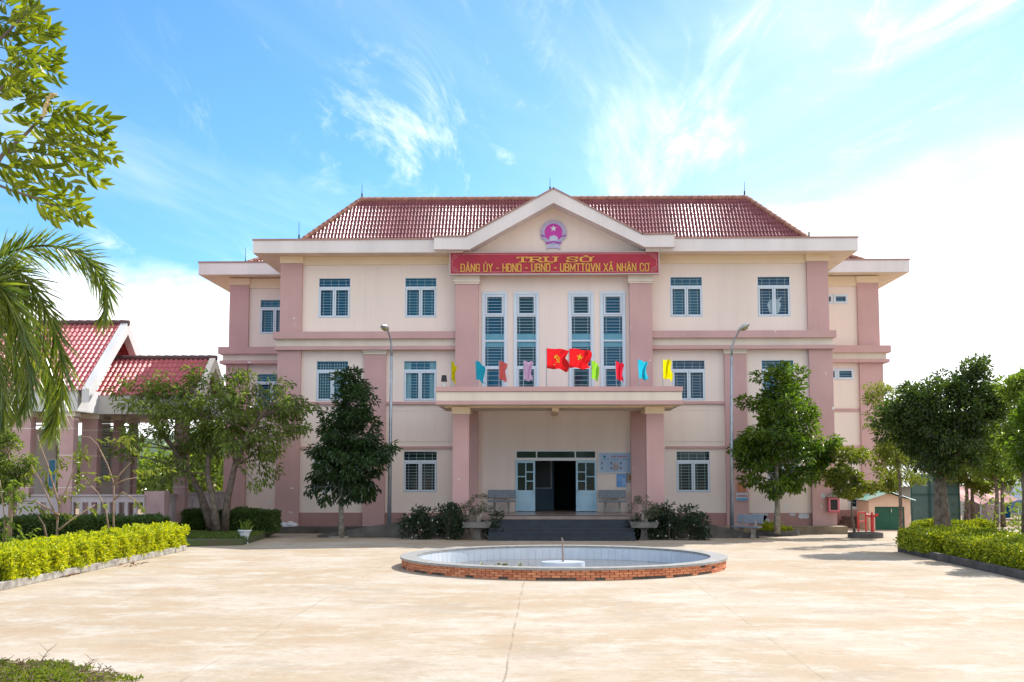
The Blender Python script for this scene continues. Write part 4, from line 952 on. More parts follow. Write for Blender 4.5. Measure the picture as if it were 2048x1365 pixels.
# large flags
def star_marks():
    pts = []; 
    for i in range(10): rr = (1 if i % 2 == 0 else .42); t = math.pi/2+i*math.pi/5; pts.append((.48+rr*.155*math.cos(t), .42-rr*.20*math.sin(t)))
    pts.append((.48, .42)); return [dict(name='star', pts=pts, faces=[(10, (i+1) % 10, i) for i in range(10)])]
def hammer_marks():
    pts = []; fs = []
    for i in range(13):
        t = R(125)-R(250)*i/12; pts += [(.46+.14*math.cos(t), .50-.19*math.sin(t)), (.46+(.14-.045*math.sin(math.pi*i/12)-.004)*math.cos(t)+.0, .50-(.19-.06*math.sin(math.pi*i/12)-.004)*math.sin(t))]
    for i in range(12): fs.append((2*i, 2*i+1, 2*i+3, 2*i+2))
    n = len(pts); pts += [(.36, .74), (.39, .78), (.33, .80), (.31, .77)]; fs.append((n, n+1, n+2, n+3))
    m = len(pts); pts += [(.38, .38), (.42, .34), (.58, .70), (.54, .74)]; fs.append((m, m+1, m+2, m+3))
    k = len(pts); pts += [(.33, .42), (.44, .28), (.48, .34), (.37, .48)]; fs.append((k, k+1, k+2, k+3))
    return [dict(name='hammer_and_sickle', pts=pts, faces=[tuple(reversed(f)) for f in fs])]
flag('large_flag', 'large red flag with a yellow hammer and sickle on the canopy', 1093, 774, 697, .90, .75, cRR, .25, 11, 0, hammer_marks(), 'two large red flags on the canopy', True)
flag('large_flag', 'large red flag with a single yellow star on the canopy', 1138, 774, 698, .88, .72, cRR, .2, 15, 0, star_marks(), 'two large red flags on the canopy', True)
flag('pennant_flag', 'lime green flag on the canopy, just right of the starred red flag', 1183, 774, 722, .31, .68, cG, .3, 6, 0)
flag('pennant_flag', 'small plain red flag on the canopy between lime and turquoise', 1233, 774, 723, .32, .66, cR, .8, 7, -2)
flag('pennant_flag', 'turquoise flag on the canopy between plain red and upright yellow', 1279, 774, 720, .40, .70, cT, .5, 8, -4)
flag('pennant_flag', 'yellow flag at the right end of the canopy, spread open', 1326, 774, 720, .36, .70, cY, .1, 9, -1)
bl = thing('canopy_lamp', 'black bucket shaped lamp on a short white post at the left corner of the canopy', 'lamp', (X(888, YC+.15), YC+.15, cz[0]))
q = bl.location; MB().tube([q, q+Vector((0, 0, .2))], .045, 10).build('post', BAR, bl)
MB().lathe(q, [(.001, .2), (.115, .2), (.085, .44), (.001, .44)], 14).build('lamp_shade', DARK, bl)

# ------------------------------------------------------------ lightning rods
for i, (px, py, ph, Y, lb) in enumerate(((724, 391, 22, rY0+RW, 'thin lightning rod on the left end of the main ridge'), (1489, 386, 22, rY0+RW, 'thin lightning rod on the right end of the main ridge'),
      (598, 474, 30, rY0, 'thin lightning rod at the left foot of the main hip'), (1618, 468, 34, rY0, 'thin lightning rod at the right foot of the main hip'), (491, 524, 28, vY0, 'thin lightning rod at the corner of the left wing roof'), (1100, 378, 22, YP+.3, 'thin lightning rod on the tip of the gable'))):
    a, b = at(px, py, Y), at(px, py-ph, Y)
    o = MB(); o.tube([a-Vector((0, 0, .1)), b], [.016, .009], 5); o.tube([a-Vector((0, 0, .1)), a+Vector((0, 0, .08))], .035, 6)
    me_ = o.build('lightning_rod', DARK); tag(me_, lb, 'lightning rod', 'lightning rods on the roofs')

# ------------------------------------------------------------ street lamps
def lamp(label, base, ptop, pts, hd):
    t = thing('street_lamp', label, 'street lamp', base, 'street lamps in front of the building')
    b = Vector(base); P = [b, b.lerp(pts[0], .5), pts[0]]
    MB().tube(P, [.085, .065, .048], 10).tube([b, b+Vector((0, 0, .06))], .16, 10).build('pole', STEEL, t, True)
    MB().tube(pts, [.047, .04, .035, .032, .03][:len(pts)], 8).build('arm', STEEL, t, True)
    c = pts[-1]; d_ = hd.normalized(); s_ = d_.cross(Vector((0, 0, 1))).normalized(); u_ = s_.cross(d_)
    vs = []; k = 12; prof = [(-.12, .04), (-.05, .09), (.12, .15), (.30, .16), (.42, .11), (.47, .02)]
    for (q_, r_) in prof:
        for j in range(k):
            th = 2*math.pi*j/k; zz = math.sin(th)*r_*(.75 if math.sin(th) > 0 else .35); vs.append(c+d_*q_+s_*math.cos(th)*r_+u_*zz)
    fs = [(i*k+j, i*k+(j+1) % k, (i+1)*k+(j+1) % k, (i+1)*k+j) for i in range(len(prof)-1) for j in range(k)]+[tuple(range(k)), tuple((len(prof)-1)*k+j for j in range(k-1, -1, -1))]
    MB().add(vs, fs).build('lamp_head', mat('lamp_housing', (.55, .57, .56), .35, metal=.3), t, True)
    vs = []; prof = [(.08, .05), (.14, .11), (.28, .12), (.36, .05)]
    for (q_, r_) in prof:
        for j in range(k):
            th = 2*math.pi*j/k; vs.append(c+d_*q_+s_*math.cos(th)*r_+u_*(-.035-(.085 if math.sin(th) < 0 else 0)*abs(math.sin(th))*r_/.12))
    MB().add(vs, [(i*k+j, i*k+(j+1) % k, (i+1)*k+(j+1) % k, (i+1)*k+j) for i in range(len(prof)-1) for j in range(k)]+[tuple(range(k))]).build('lamp_lens', mat('lens', (.30, .28, .12), .15), t, True)
b = G(778, 1074); Yl = b.y
lamp('grey street lamp left of the canopy, its head bent towards the yard', b, None, [at(783, 712, Yl), at(782.5, 690, Yl), at(780, 675, Yl-.15), at(776, 664, Yl-.4), at(773.5, 660, Yl-.65)], Vector((-.25, -1, .25)))
b = G(1464, 1075); Yl = b.y
lamp('grey street lamp right of the canopy, its arm bent over to the right', b, None, [at(1463, 712, Yl), at(1465, 692, Yl), at(1470, 677, Yl-.1), at(1476, 667, Yl-.3), at(1480, 661, Yl-.45)], Vector((.8, -.7, .55)))

# ------------------------------------------------------------ fountain
P = thing('fountain_pool', 'low round brick fountain pool with stone rim in the middle of the yard', 'fountain', PC)
k = 128; RH = .285
def ell(a, b, t, z): return (PC.x+a*math.cos(t), PC.y+b*math.sin(t), z)
def ringm(prof, k=128):
    mb = MB(); vs = []
    for d, z in prof: vs += [ell(PA-d, PB-d, 2*math.pi*j/k, z) for j in range(k)]
    n = len(prof); mb.add(vs, [(i*k+j, i*k+(j+1) % k, (i+1)*k+(j+1) % k, (i+1)*k+j) for i in range(n-1) for j in range(k)]); return mb
ringm([(.44, RH-.055), (.44, RH), (.0, RH), (.0, RH-.055), (.06, RH-.055)]).build('rim', STONE, P)
ringm([(.065, RH-.055), (.065, -.02)]).build('mortar', MORT, P)
bk = MB(); nc = 4; nbk = 118; hb = (RH-.055)/nc
for c in range(nc):
    for j in range(nbk):
        if c == 0 and random.random() < .30: continue
        if random.random() < .02: continue
        t = 2*math.pi*(j+.5*(c % 2))/nbk; t2 = 2*math.pi*(.455)/nbk
        p = Vector(ell(PA-.075, PB-.075, t, hb*(c+.5))); p2 = Vector(ell(PA-.075, PB-.075, t+t2, hb*(c+.5))); p1 = Vector(ell(PA-.075, PB-.075, t-t2, hb*(c+.5)))
        ax = (p2-p1)/2; n_v = ax.normalized().cross(Vector((0, 0, 1))); bk.obox((p1+p2)/2+n_v*random.uniform(-.002, .006), ax, n_v*.03, (0, 0, hb*.43))
bk.build('brick_wall', BRICK, P)
ringm([(.43, RH-.055), (.45, -.14)]).build('tiled_wall', POOLT, P)
tg = MB()
for j in range(0, 110):
    t = 2*math.pi*j/110; p = ell(PA-.449, PB-.449, t, 0); q2 = ell(PA-.455, PB-.455, t, 0)
    tg.tube([(q2[0], q2[1], -.12), (p[0], p[1], RH-.06)], .003, 4, False)
tg.build('tile_joints', mat('grout', (.58, .60, .64), .8), P)
fl = MB(); fl.add([ell(PA-.4, PB-.4, 2*math.pi*j/k, -.13) for j in range(k)], [tuple(range(k))]); fl.build('basin_floor', POOLF, P)
pcx, pcy = X(1125, 35.0, 1120), 33.9
MB().lathe((pcx, pcy, 0), [(.56, -.13), (.56, .19), (.001, .19)], 40).build('pedestal', POOLT, P)
MB().tube([(pcx, pcy, .18), (pcx-.01, pcy, .48), (pcx-.005, pcy, .68), (pcx-.03, pcy, .80)], [.03, .026, .022, .02], 8).build('spout', mat('rusty_pipe', (.36, .28, .24), .6, (.2, .14, .12), scale=12), P)
WATER = mat('shallow_water', (.10, .095, .09), .10, (.17, .14, .11), scale=.8, spec=.22)
wt = MB(); wt.add([ell(PA-.452, PB-.452, 2*math.pi*j/k, -.105) for j in range(k)], [tuple(range(k))]); tag(wt.build('pool_water', WATER), kind='structure')
n = 110; Pp = np.c_[PC.x-1.7+rng.normal(size=n)*.85, PC.y+.4+rng.normal(size=n)*1.1, np.full(n, -.095)]
D = np.c_[rng.normal(size=n), rng.normal(size=n), np.zeros(n)]
o = leaves('fallen_leaves', Pp, D, .11, .07, mat('yellow_fallen_leaf', (.36, .34, .07), .6, (.20, .24, .05), attr=True), None, up=3)
tag(o, 'scattered yellow leaves floating on the shallow pool water', 'leaves', kind='stuff')

# ------------------------------------------------------------ pots, planters, bonsai
def planter(label, px, lab2, blob):
    b = G(px, 1081); t = thing('bonsai_planter', label, 'planter', b, 'stone tray planters beside the steps')
    m = MB(); 
    m.prism([(b.x-.20, 0), (b.x+.20, 0), (b.x+.13, .12), (b.x+.10, .38), (b.x+.2, .46), (b.x-.2, .46), (b.x-.10, .38), (b.x-.13, .12)], 'y', b.y-.13, b.y+.13); m.build('pedestal', CONCD, t)  # darker concrete takes in both its stains and the shadow it stands in
    w0, w1 = .45, .53; z0, z1 = .461, .665
    m = MB(); m.add([(b.x-w0, b.y-.26, z0), (b.x+w0, b.y-.26, z0), (b.x+w0, b.y+.26, z0), (b.x-w0, b.y+.26, z0), (b.x-w1, b.y-.33, z1), (b.x+w1, b.y-.33, z1), (b.x+w1, b.y+.33, z1), (b.x-w1, b.y+.33, z1),
        (b.x-w1+.06, b.y-.27, z1), (b.x+w1-.06, b.y-.27, z1), (b.x+w1-.06, b.y+.27, z1), (b.x-w1+.06, b.y+.27, z1), (b.x-w1+.07, b.y-.26, z1-.05), (b.x+w1-.07, b.y-.26, z1-.05), (b.x+w1-.07, b.y+.26, z1-.05), (b.x-w1+.07, b.y+.26, z1-.05)],
        [(3, 2, 1, 0), (0, 1, 5, 4), (1, 2, 6, 5), (2, 3, 7, 6), (3, 0, 4, 7), (4, 5, 9, 8), (5, 6, 10, 9), (6, 7, 11, 10), (7, 4, 8, 11), (8, 9, 13, 12), (9, 10, 14, 13), (10, 11, 15, 14), (11, 8, 12, 15)]); m.build('tray', mat('tray_concrete', (.22, .21, .20), .85, (.11, .105, .10), scale=3, bump=.3, bscale=14), t)  # tray tone darkened for stains and shadow alike
    MB().box(b.x-w1+.07, b.x+w1-.07, b.y-.26, b.y+.26, z1-.08, z1-.04).build('soil', mat('soil', (.08, .05, .03), .95), t)
    c = Vector((b.x, b.y, z1-.04)); s = blob
    tree('bonsai_tree', lab2, 'bonsai', [c, c+Vector((.03*s, 0, .22)), c+Vector((-.04*s, 0, .42)), c+Vector((.05*s, 0, .62))], .075, [(c.x+.05*s, c.y, c.z+.62, .55, .45, .42), (c.x-.25*s, c.y, c.z+.42, .4, .3, .25)], 42, 34, .12, .05, .03, LF_BONS, BARKP, .1, trunks=[[c+Vector((.06, 0, .0)), c+Vector((.10, .03, .2)), c+Vector((.22*s, .03, .5))]])
planter('grey stone tray planter on a pedestal left of the steps', 954, 'gnarled bonsai in the tray left of the steps', 1)
planter('grey stone tray planter on a pedestal right of the steps', 1288, 'gnarled bonsai in the tray right of the steps', -1)
b = G(489, 1088); t = thing('urn_planter', 'white fluted urn planter standing before the dark clipped hedge', 'planter', b)
MB().lathe(b, [(.001, 0), (.13, 0), (.13, .04), (.07, .1), (.12, .16), (.19, .40), (.24, .44), (.24, .48), (.2, .48), (.18, .42), (.001, .42)], 20).build('pot', mat('white_glaze', (.66, .68, .72), .4), t, False)
n = 26; P0 = np.tile(np.array([b.x, b.y, .42]), (n, 1))+rng.normal(size=(n, 3))*.04; D = rng.normal(size=(n, 3))*.35; D[:, 2] = 1
pt = leaves('potted_plant', P0, D, .42, .04, LF_LITE, None); tag(pt, 'thin spiky green plant growing in the white urn', 'plant')
b = Vector((X(577, 53.7, 1049), 53.7, .26)); m = MB()
for k2, (ox, r_) in enumerate(((-.2, .17), (.08, .2), (.28, .13))): m.lathe((b.x+ox, b.y, .262), [(.001, r_*1.1), (r_*.5, r_*.95), (r_*.95, r_*.5), (r_, .06), (r_*.8, 0)], 11, 1.2, .8)
m.obox((b.x, b.y, .30), (.36, 0, .02), (0, .14, .0), (0, .02, .035))
tag(m.build('white_sack', mat('sack_plastic', (.60, .62, .66), .5, bump=.8, bscale=10)), 'crumpled white sack lying at the left front corner of the building', 'sack')

# ------------------------------------------------------------ shrubs beside the steps
def gs(px, py=1076): return G(px, py)
for i, (px0, px1, pt_, lb) in enumerate(((803, 870, 1012, 'dark leafy shrub with white flowers, leftmost of those left of the steps'), (862, 935, 1006, 'dark leafy shrub with white flowers, just left of the left stone tray planter'), (966, 1004, 1024, 'small dark shrub behind the left stone tray planter, touching the steps'),
        (1262, 1305, 1028, 'small dark shrub behind the right stone tray planter'), (1300, 1362, 1012, 'dark leafy shrub with white flowers, just right of the right stone tray planter'), (1352, 1415, 1014, 'dark leafy shrub with white flowers, rightmost of those right of the steps'))):
    Yb = 48.7; xa, xb = X(px0, Yb, 1040), X(px1, Yb, 1040); h_ = Z(pt_, Yb); rx = (xb-xa)/2
    shrub('flowering_shrub', lb, 'shrub', ((xa+xb)/2, Yb+(.2 if i in (2, 3) else 0), 0), (rx, .7, h_*.5), int(26*rx/.7), 72, .27, .12, .055, LF_SHRUB, 'dark flowering shrubs by the steps', flowers=12 if i not in (2, 3) else 5)
    # the shrubs grow in a kerbed strip of earth

# ------------------------------------------------------------ trees
def A(px, py, Y): return at(px, py, Y)
def blob(px, py, Y, rx, rz, ry=None, dy=0): c = at(px, py, Y); s = Y/F; return (c.x, Y+dy, c.z, rx*s, (ry or rx)*s, rz*s)
# spreading multi-stem tree on the left
Y1 = 49.0; z0 = .25
tA = [A(432, 1062, Y1), A(428, 1010, Y1), A(415, 950, Y1+.2), A(418, 880, Y1+.3), A(400, 810, Y1), A(380, 760, Y1)]
tB = [A(448, 1062, Y1+.3), A(455, 1000, Y1+.2), A(470, 930, Y1-.2), A(500, 860, Y1-.4), A(540, 810, Y1-.5), A(590, 790, Y1-.6)]
tC = [A(424, 1058, Y1+.5), A(400, 985, Y1+.8), A(350, 900, Y1+.8), A(310, 850, Y1+.6), A(280, 800, Y1+.3)]
tree('spreading_tree', 'wide spreading multi-stemmed tree in the bed left of the building', 'tree', tA, .155,
     [blob(300, 790, Y1, 70, 48), blob(400, 780, Y1, 75, 50), blob(490, 800, Y1, 80, 52), blob(575, 800, Y1, 62, 38), blob(280, 880, Y1, 60, 45), blob(370, 900, Y1, 70, 45, dy=.6), blob(510, 880, Y1, 80, 50), blob(590, 850, Y1, 45, 30), blob(450, 850, Y1, 80, 50), blob(350, 830, Y1, 80, 50), blob(330, 945, Y1, 40, 25), blob(520, 950, Y1, 50, 22)],
     250, 40, .36, .20, .064, LF_SPREAD, BARK, .75, inner=.2, trunks=[tB, tC])
# dark conical tree
Y2 = 49.8
tree('conical_tree', 'dense dark conical tree standing before the left half of the facade', 'tree', [A(683, 1075, Y2), A(682, 1010, Y2), A(690, 930, Y2), A(695, 830, Y2), A(697, 750, Y2)], .11,
     [blob(700, 765, Y2, 24, 28), blob(706, 795, Y2, 40, 26), blob(712, 825, Y2, 54, 38), blob(698, 870, Y2, 66, 45), blob(690, 920, Y2, 82, 40), blob(685, 965, Y2, 66, 36), blob(740, 905, Y2, 42, 28), blob(705, 990, Y2, 40, 16)],
     165, 72, .34, .20, .076, LF_DARK, BARKP, .65, inner=.25)
# right leafy tree in ring
Y3 = 51.0
tree('leafy_tree', 'bright green leafy tree in a round kerb before the right half of the facade', 'tree', [A(1554, 1068, Y3), A(1555, 1000, Y3), A(1553, 930, Y3), A(1562, 850, Y3), A(1556, 770, Y3)], .115,
     [blob(1562, 772, Y3, 55, 32), blob(1560, 820, Y3, 78, 45), blob(1555, 875, Y3, 92, 45), blob(1565, 930, Y3, 88, 40), blob(1550, 968, Y3, 55, 18), blob(1630, 905, Y3, 52, 34), blob(1665, 893, Y3, 26, 20), blob(1495, 900, Y3, 36, 40)],
     150, 80, .35, .20, .082, LF_RIGHT, BARKP, .45, inner=.25)
# small sparse tree
Y4 = 50.6
tree('young_tree', 'small sparse yellow-green tree in a dark kerb ring near the right wing', 'tree', [A(1710, 1074, Y4), A(1703, 1020, Y4), A(1703, 960, Y4), A(1702, 905, Y4)], .05,
     [blob(1700, 915, Y4, 48, 15), blob(1700, 948, Y4, 60, 20), blob(1735, 968, Y4, 50, 18), blob(1668, 962, Y4, 26, 16), blob(1705, 985, Y4, 45, 12), blob(1780, 962, Y4, 35, 16)],
     70, 60, .22, .17, .075, LF_OLIVE, BARK, .25, inner=.2)
# round headed tree
Y5 = 42.5
tree('round_tree', 'dense round headed dark green tree rising behind the right hedge', 'tree', [Vector((X(1885, Y5, 1000), Y5, 0)), A(1882, 1000, Y5), A(1880, 955, Y5), A(1882, 900, Y5), A(1884, 820, Y5)], .27,
     [blob(1885, 850, Y5, 105, 82), blob(1835, 830, Y5, 72, 62), blob(1935, 800, Y5, 70, 52), blob(1880, 905, Y5, 78, 42), blob(1860, 780, Y5, 60, 36), blob(1960, 845, Y5, 52, 50), blob(1945, 755, Y5, 32, 26), blob(1795, 850, Y5, 38, 36), blob(1768, 815, Y5, 26, 22), blob(1985, 800, Y5, 36, 30), blob(1955, 738, Y5, 26, 16)],
     300, 66, .32, .145, .062, LF_BIG, BARK, .2, inner=.4)
tree('slender_tree', 'thin olive leaved tree between the building corner and the round headed tree', 'tree', [Vector((X(1800, 47, 1000), 47, 0)), A(1800, 960, 47), A(1790, 880, 47), A(1775, 800, 47)], .07,
     [blob(1760, 800, 47, 34, 28), blob(1775, 840, 47, 42, 28), blob(1790, 900, 47, 38, 40), blob(1812, 950, 47, 40, 26)], 60, 50, .26, .12, .055, LF_OLIVE, BARK, .2)
# trees at the right margin
for (px, Y, bl_, lb, lm_, nc_) in (
    (2046, 40, [(2050, 800, 52, 48), (2040, 860, 42, 42), (2065, 900, 46, 40), (2075, 760, 30, 24)], 'light green tree at the right edge of the yard', LF_LITE, 80),
    (2075, 36, [(2090, 830, 55, 60), (2075, 900, 42, 38)], 'tree at the far right, half out of the picture, nearest of the right hand trees', LF_RIGHT, 60),
    (1990, 60, [(1990, 890, 50, 30), (1975, 930, 48, 26), (2025, 950, 40, 26)], 'thin yellowish tree behind the right hedge, near the blue tarpaulin', LF_LITE, 70),
    (1930, 62, [(1930, 930, 46, 24), (1960, 965, 36, 18), (1905, 955, 30, 20)], 'slim tree with thin stems in front of the pink awning', LF_OLIVE, 60)):
    b0 = Vector((X(px, Y, 1000), Y, 0))
    tree('garden_tree', lb, 'tree', [b0, A(px+4, 990, Y), A(px-2, 930, Y), A(px+3, 870, Y)], .11, [blob(a, b_, Y, c, d) for a, b_, c, d in bl_], nc_, 90, .32, .14, .065, lm_, BARK, .3, 'trees along the right side', trunks=[[b0+Vector((.4, .2, 0)), A(px+14, 980, Y), A(px+20, 930, Y)]])
# tree standing right of the frame whose shade falls across the yard
b0 = Vector((15.6, 35.8, 0)); tree('shade_tree', 'broad tree just outside the right margin casting shade on the yard', 'tree', [b0, b0+Vector((0, 0, 2)), b0+Vector((.1, 0, 4)), b0+Vector((0, .2, 5))], .2, [(15.7, 36.0, 4.4, 1.9, 1.7, 1.3)], 80, 90, .4, .16, .08, LF_RIGHT, BARK, .3, 'trees along the right side')
# left edge tree
Y6 = 40.0
tree('bushy_tree', 'small bushy grey-green tree at the left margin before the pavilion', 'tree', [Vector((X(20, Y6, 1000), Y6, 0)), A(22, 1000, Y6), A(20, 940, Y6), A(15, 880, Y6)], .08,
     [blob(5, 860, Y6, 34, 30), blob(25, 925, Y6, 40, 38), blob(10, 975, Y6, 40, 30), blob(50, 940, Y6, 24, 26), blob(-20, 900, Y6, 40, 70)], 90, 90, .24, .10, .05, LF_SPREAD, TWIG, .3)
# young saplings in the left bed
def sapling(label, Y, stems, tips, r=.03, lm_=LF_OLIVE, n=14, Ll=.22):
    t = thing('sapling', label, 'sapling', A(*stems[0][0], Y), 'young saplings in the left bed'); mb = MB()
    for s_ in stems:
        P_ = [A(px, py, Y+.15*math.sin(px)) for px, py in s_]; k = len(P_)
        mb.tube(P_, [r*(1-.7*i/(k-1)) for i in range(k)], 6)
    mb.build('stem', TWIG, t, True)
    P_ = []; D_ = []
    for (px, py, qx, qy) in tips:
        a, b = A(px, py, Y+random.uniform(-.2, .2)), A(qx, qy, Y+random.uniform(-.3, .3))
        for i in range(n):
            f_ = i/(n-1); p = a.lerp(b, f_)+Vector((random.gauss(0, .03), random.gauss(0, .05), random.gauss(0, .03))); d = (b-a).normalized()
            P_.append(p); sd_ = random.choice((-1, 1)); D_.append(d*.6+Vector((random.gauss(0, .5), random.gauss(0, .6), -.45+random.gauss(0, .35))))
    leaves('foliage', np.array(P_), np.array(D_), Ll, Ll*.27, lm_, t)
    return t
YS1 = 35.0
sapling('leafless-stemmed sapling with few drooping leaves, middle of the left bed', YS1,
    [[(113, 1090), (115, 1040), (120, 1010), (140, 960), (150, 930)], [(115, 1040), (100, 1005), (80, 960), (62, 930)], [(120, 1015), (108, 975), (95, 930), (80, 890), (75, 870)], [(118, 1060), (150, 1035), (190, 1010)], [(118, 1030), (70, 1003), (40, 1003)], [(95, 1085), (88, 1050), (75, 1030)]],
    [(122, 940, 150, 905), (140, 960, 180, 945), (150, 975, 215, 950), (120, 1000, 145, 985), (62, 930, 30, 985), (60, 985, 20, 1000), (70, 1010, 100, 1030), (110, 1025, 150, 1030), (170, 1020, 205, 1012), (90, 930, 100, 990), (122, 915, 115, 945), (150, 930, 170, 900), (165, 905, 178, 920)], .035)
sapling('tall thin pale sapling standing just right of the middle of the left bed', 36.5,
    [[(228, 1085), (227, 1030), (228, 968), (215, 930), (195, 890), (180, 875), (150, 872)], [(228, 968), (243, 945), (262, 925)], [(228, 1000), (245, 985), (270, 1000), (280, 1010)], [(220, 1080), (212, 1020), (195, 985), (170, 960)], [(228, 970), (250, 960), (275, 955)]],
    [(195, 880, 240, 880), (225, 885, 265, 870), (240, 880, 275, 900), (265, 940, 300, 945), (300, 940, 345, 938), (190, 960, 222, 950), (270, 1000, 287, 1018), (250, 870, 270, 905)], .03)
sapling('spindly leafy sapling at the left margin above the bright hedge', 34.0,
    [[(8, 1100), (10, 1050), (6, 1010), (0, 960)], [(10, 1050), (28, 1020), (45, 1000)]], [(0, 960, -20, 990), (6, 1000, 45, 985), (20, 1020, 60, 1010), (8, 1030, 40, 1060), (0, 1070, 40, 1080), (0, 1040, 25, 1075), (0, 985, 30, 960), (20, 1080, 70, 1060)], .03, LF_LITE, 18)
# ------------------------------------------------------------ beds, kerbs, hedges
def kerbbed(name, label, x0, x1, y0, y1, h, m, w_=.14):
    t = thing(name, label, 'kerb', ((x0+x1)/2, (y0+y1)/2, 0)); mb = MB()
    mb.box(x0, x1, y0, y0+w_, 0, h); mb.box(x0, x1, y1-w_, y1, 0, h); mb.box(x0, x0+w_, y0+w_, y1-w_, 0, h); mb.box(x1-w_, x1, y0+w_, y1-w_, 0, h)
    mb.build('kerb', m, t, bevel=.015); MB().box(x0+w_, x1-w_, y0+w_, y1-w_, 0, h-.04).build('soil', mat('bed_soil', (.14, .09, .05), .95, (.08, .05, .03), scale=3), t); return t
HX = X(372, 41.6, 1100)
kerbbed('planting_bed', 'pale whitewashed kerb round the bright hedge bed on the left', HX-5.6, HX, 27.2, 41.7, .17, mat('whitewashed_kerb', (.40, .37, .32), .85, (.17, .15, .13), scale=3.5, bump=.4, bscale=12))
hedge('clipped_hedge', 'bright yellow-green clipped hedge along the left bed', HX-1.45, HX-.02, 28.0, 41.7, .12, .73, LF_HEDGE, 46000, .095, .055, 'hedges', .13)
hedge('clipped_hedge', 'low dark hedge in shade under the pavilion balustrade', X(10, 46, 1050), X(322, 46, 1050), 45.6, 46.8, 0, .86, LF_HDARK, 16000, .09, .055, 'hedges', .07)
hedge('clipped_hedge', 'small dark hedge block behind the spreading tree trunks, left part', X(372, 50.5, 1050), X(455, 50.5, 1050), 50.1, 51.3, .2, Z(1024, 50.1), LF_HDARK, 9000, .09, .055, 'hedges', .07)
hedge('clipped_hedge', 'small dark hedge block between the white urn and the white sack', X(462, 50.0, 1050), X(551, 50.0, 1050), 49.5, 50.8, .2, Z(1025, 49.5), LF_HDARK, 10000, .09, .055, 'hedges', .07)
gb = MB(); pts = [G(368, 1094), G(485, 1091), G(528, 1078), G(552, 1066), Vector((X(552, 53), 53, 0)), Vector((X(330, 53), 53, 0)), Vector((X(330, 46), 46, 0))]
gb.prism([(p.x, p.y) for p in pts][::-1], 'z', .003, .20)
tag(gb.build('lawn', mat('lawn_soil', (.07, .10, .03), .95, (.10, .08, .05), scale=2)), kind='structure')
n = 15000; gx = rng.uniform(X(330, 49), X(545, 49), n); gy = rng.uniform(45.0, 52, n)
q5 = np.array([[p.x, p.y] for p in pts]); keep = np.ones(n, bool)
def inside(x, y, poly):
    c = np.zeros(len(x), bool); j = len(poly)-1
    for i in range(len(poly)):
        xi, yi = poly[i]; xj, yj = poly[j]; k9 = ((yi > y) != (yj > y)) & (x < (xj-xi)*(y-yi)/(yj-yi+1e-9)+xi); c ^= k9; j = i
    return c
keep = inside(gx, gy, q5); gx, gy = gx[keep], gy[keep]; D = rng.normal(size=(len(gx), 3))*.5; D[:, 2] = 1
tag(leaves('grass', np.c_[gx, gy, np.full(len(gx), .19)], D, .11, .02, GRASSM, None), 'short grass growing under the spreading tree', 'grass', kind='stuff')
# right beds
RX = X(1803, 41.2, 1100)
kerbbed('planting_bed', 'dark mossy kerb round the hedge bed on the right', RX-.02, RX+7, 26.5, 41.6, .2, CONCD)
hedge('clipped_hedge', 'green and yellow clipped hedge, farther of the two on the right', RX, RX+2.3, 38.2, 41.5, .1, .71, LF_HEDGE2, 20000, .085, .055, 'hedges', .07)
hedge('clipped_hedge', 'green and yellow clipped hedge, nearer of the two on the right', RX+.25, RX+3.2, 27.0, 37.4, .1, .68, LF_HEDGE2, 42000, .085, .055, 'hedges', .08)
hedge('clipped_hedge', 'thin golden topped hedge behind the trunk of the round headed tree', RX+1.2, RX+3.6, 43.2, 44.4, 0, .82, LF_HEDGE2, 7000, .085, .055, 'hedges', .07)
# tree rings
def ringkerb(label, c, r, h, m, soil=True):
    t = thing('tree_ring', label, 'kerb', c, 'round tree kerbs')
    MB().lathe(c, [(r-.12, 0), (r-.12, h), (r, h), (r, 0)], 28).build('kerb', m, t)
    MB().lathe(c, [(r-.11, h-.05), (.001, h-.04)], 28).build('soil', mat('ring_soil', (.09, .06, .035), .95), t)
c = G(1554, 1071); ringkerb('round kerb filled with bright low plants at the foot of the leafy tree', c, .88, .2, CONCD)
shrub('ground_cover', 'bright low plants filling the round kerb under the leafy tree', 'plants', (c.x, c.y, .16), (.78, .75, .15), 40, 90, .13, .06, .04, LF_HEDGE, None, blobs=[(c.x-.1, c.y, .2, .72, .7, .13), (c.x-.25, c.y, .32, .35, .35, .14)])
c = G(1731, 1076); ringkerb('round dark kerb with bare soil at the foot of the small sparse tree', c, .66, .2, CONCD)
c = G(680, 1075); ringkerb('low stone ring in the shade at the foot of the dark conical tree', c, .5, .06, CONC)
# near ground cover, lower left
gx0 = G(0, 1340)
n = 9000; c0 = Vector((-6.9, 15.6, 0)); aa = rng.uniform(0, 2*math.pi, n); rr = rng.random(n)**.5
edg = 1+.16*np.sin(aa*5+1)+.10*np.sin(aa*11)+.06*np.sin(aa*23); rr = rr*edg; gx = c0.x+np.cos(aa)*rr*1.62; gy = c0.y+np.sin(aa)*rr*1.30; gz = np.clip(.10*(1-rr**2)+.02*rng.random(n)+.05*vnoise(gx, gy, 3), .01, .3)
D = rng.normal(size=(n, 3))*.9; D[:, 2] += .8
tag(leaves('ground_cover', np.c_[gx, gy, gz], D, .06, .032, leafm('weedy_leaf', (.10, .15, .015), (.26, .28, .03), .3, .5), None), 'low weedy ground cover at the lower left corner of the yard', 'plants', kind='stuff')
n = 1600; a5 = rng.uniform(0, 2*math.pi, n); r5 = rng.random(n)**.5*1.12
D = rng.normal(size=(n, 3)); D[:, 2] = np.abs(D[:, 2])*.5+.1
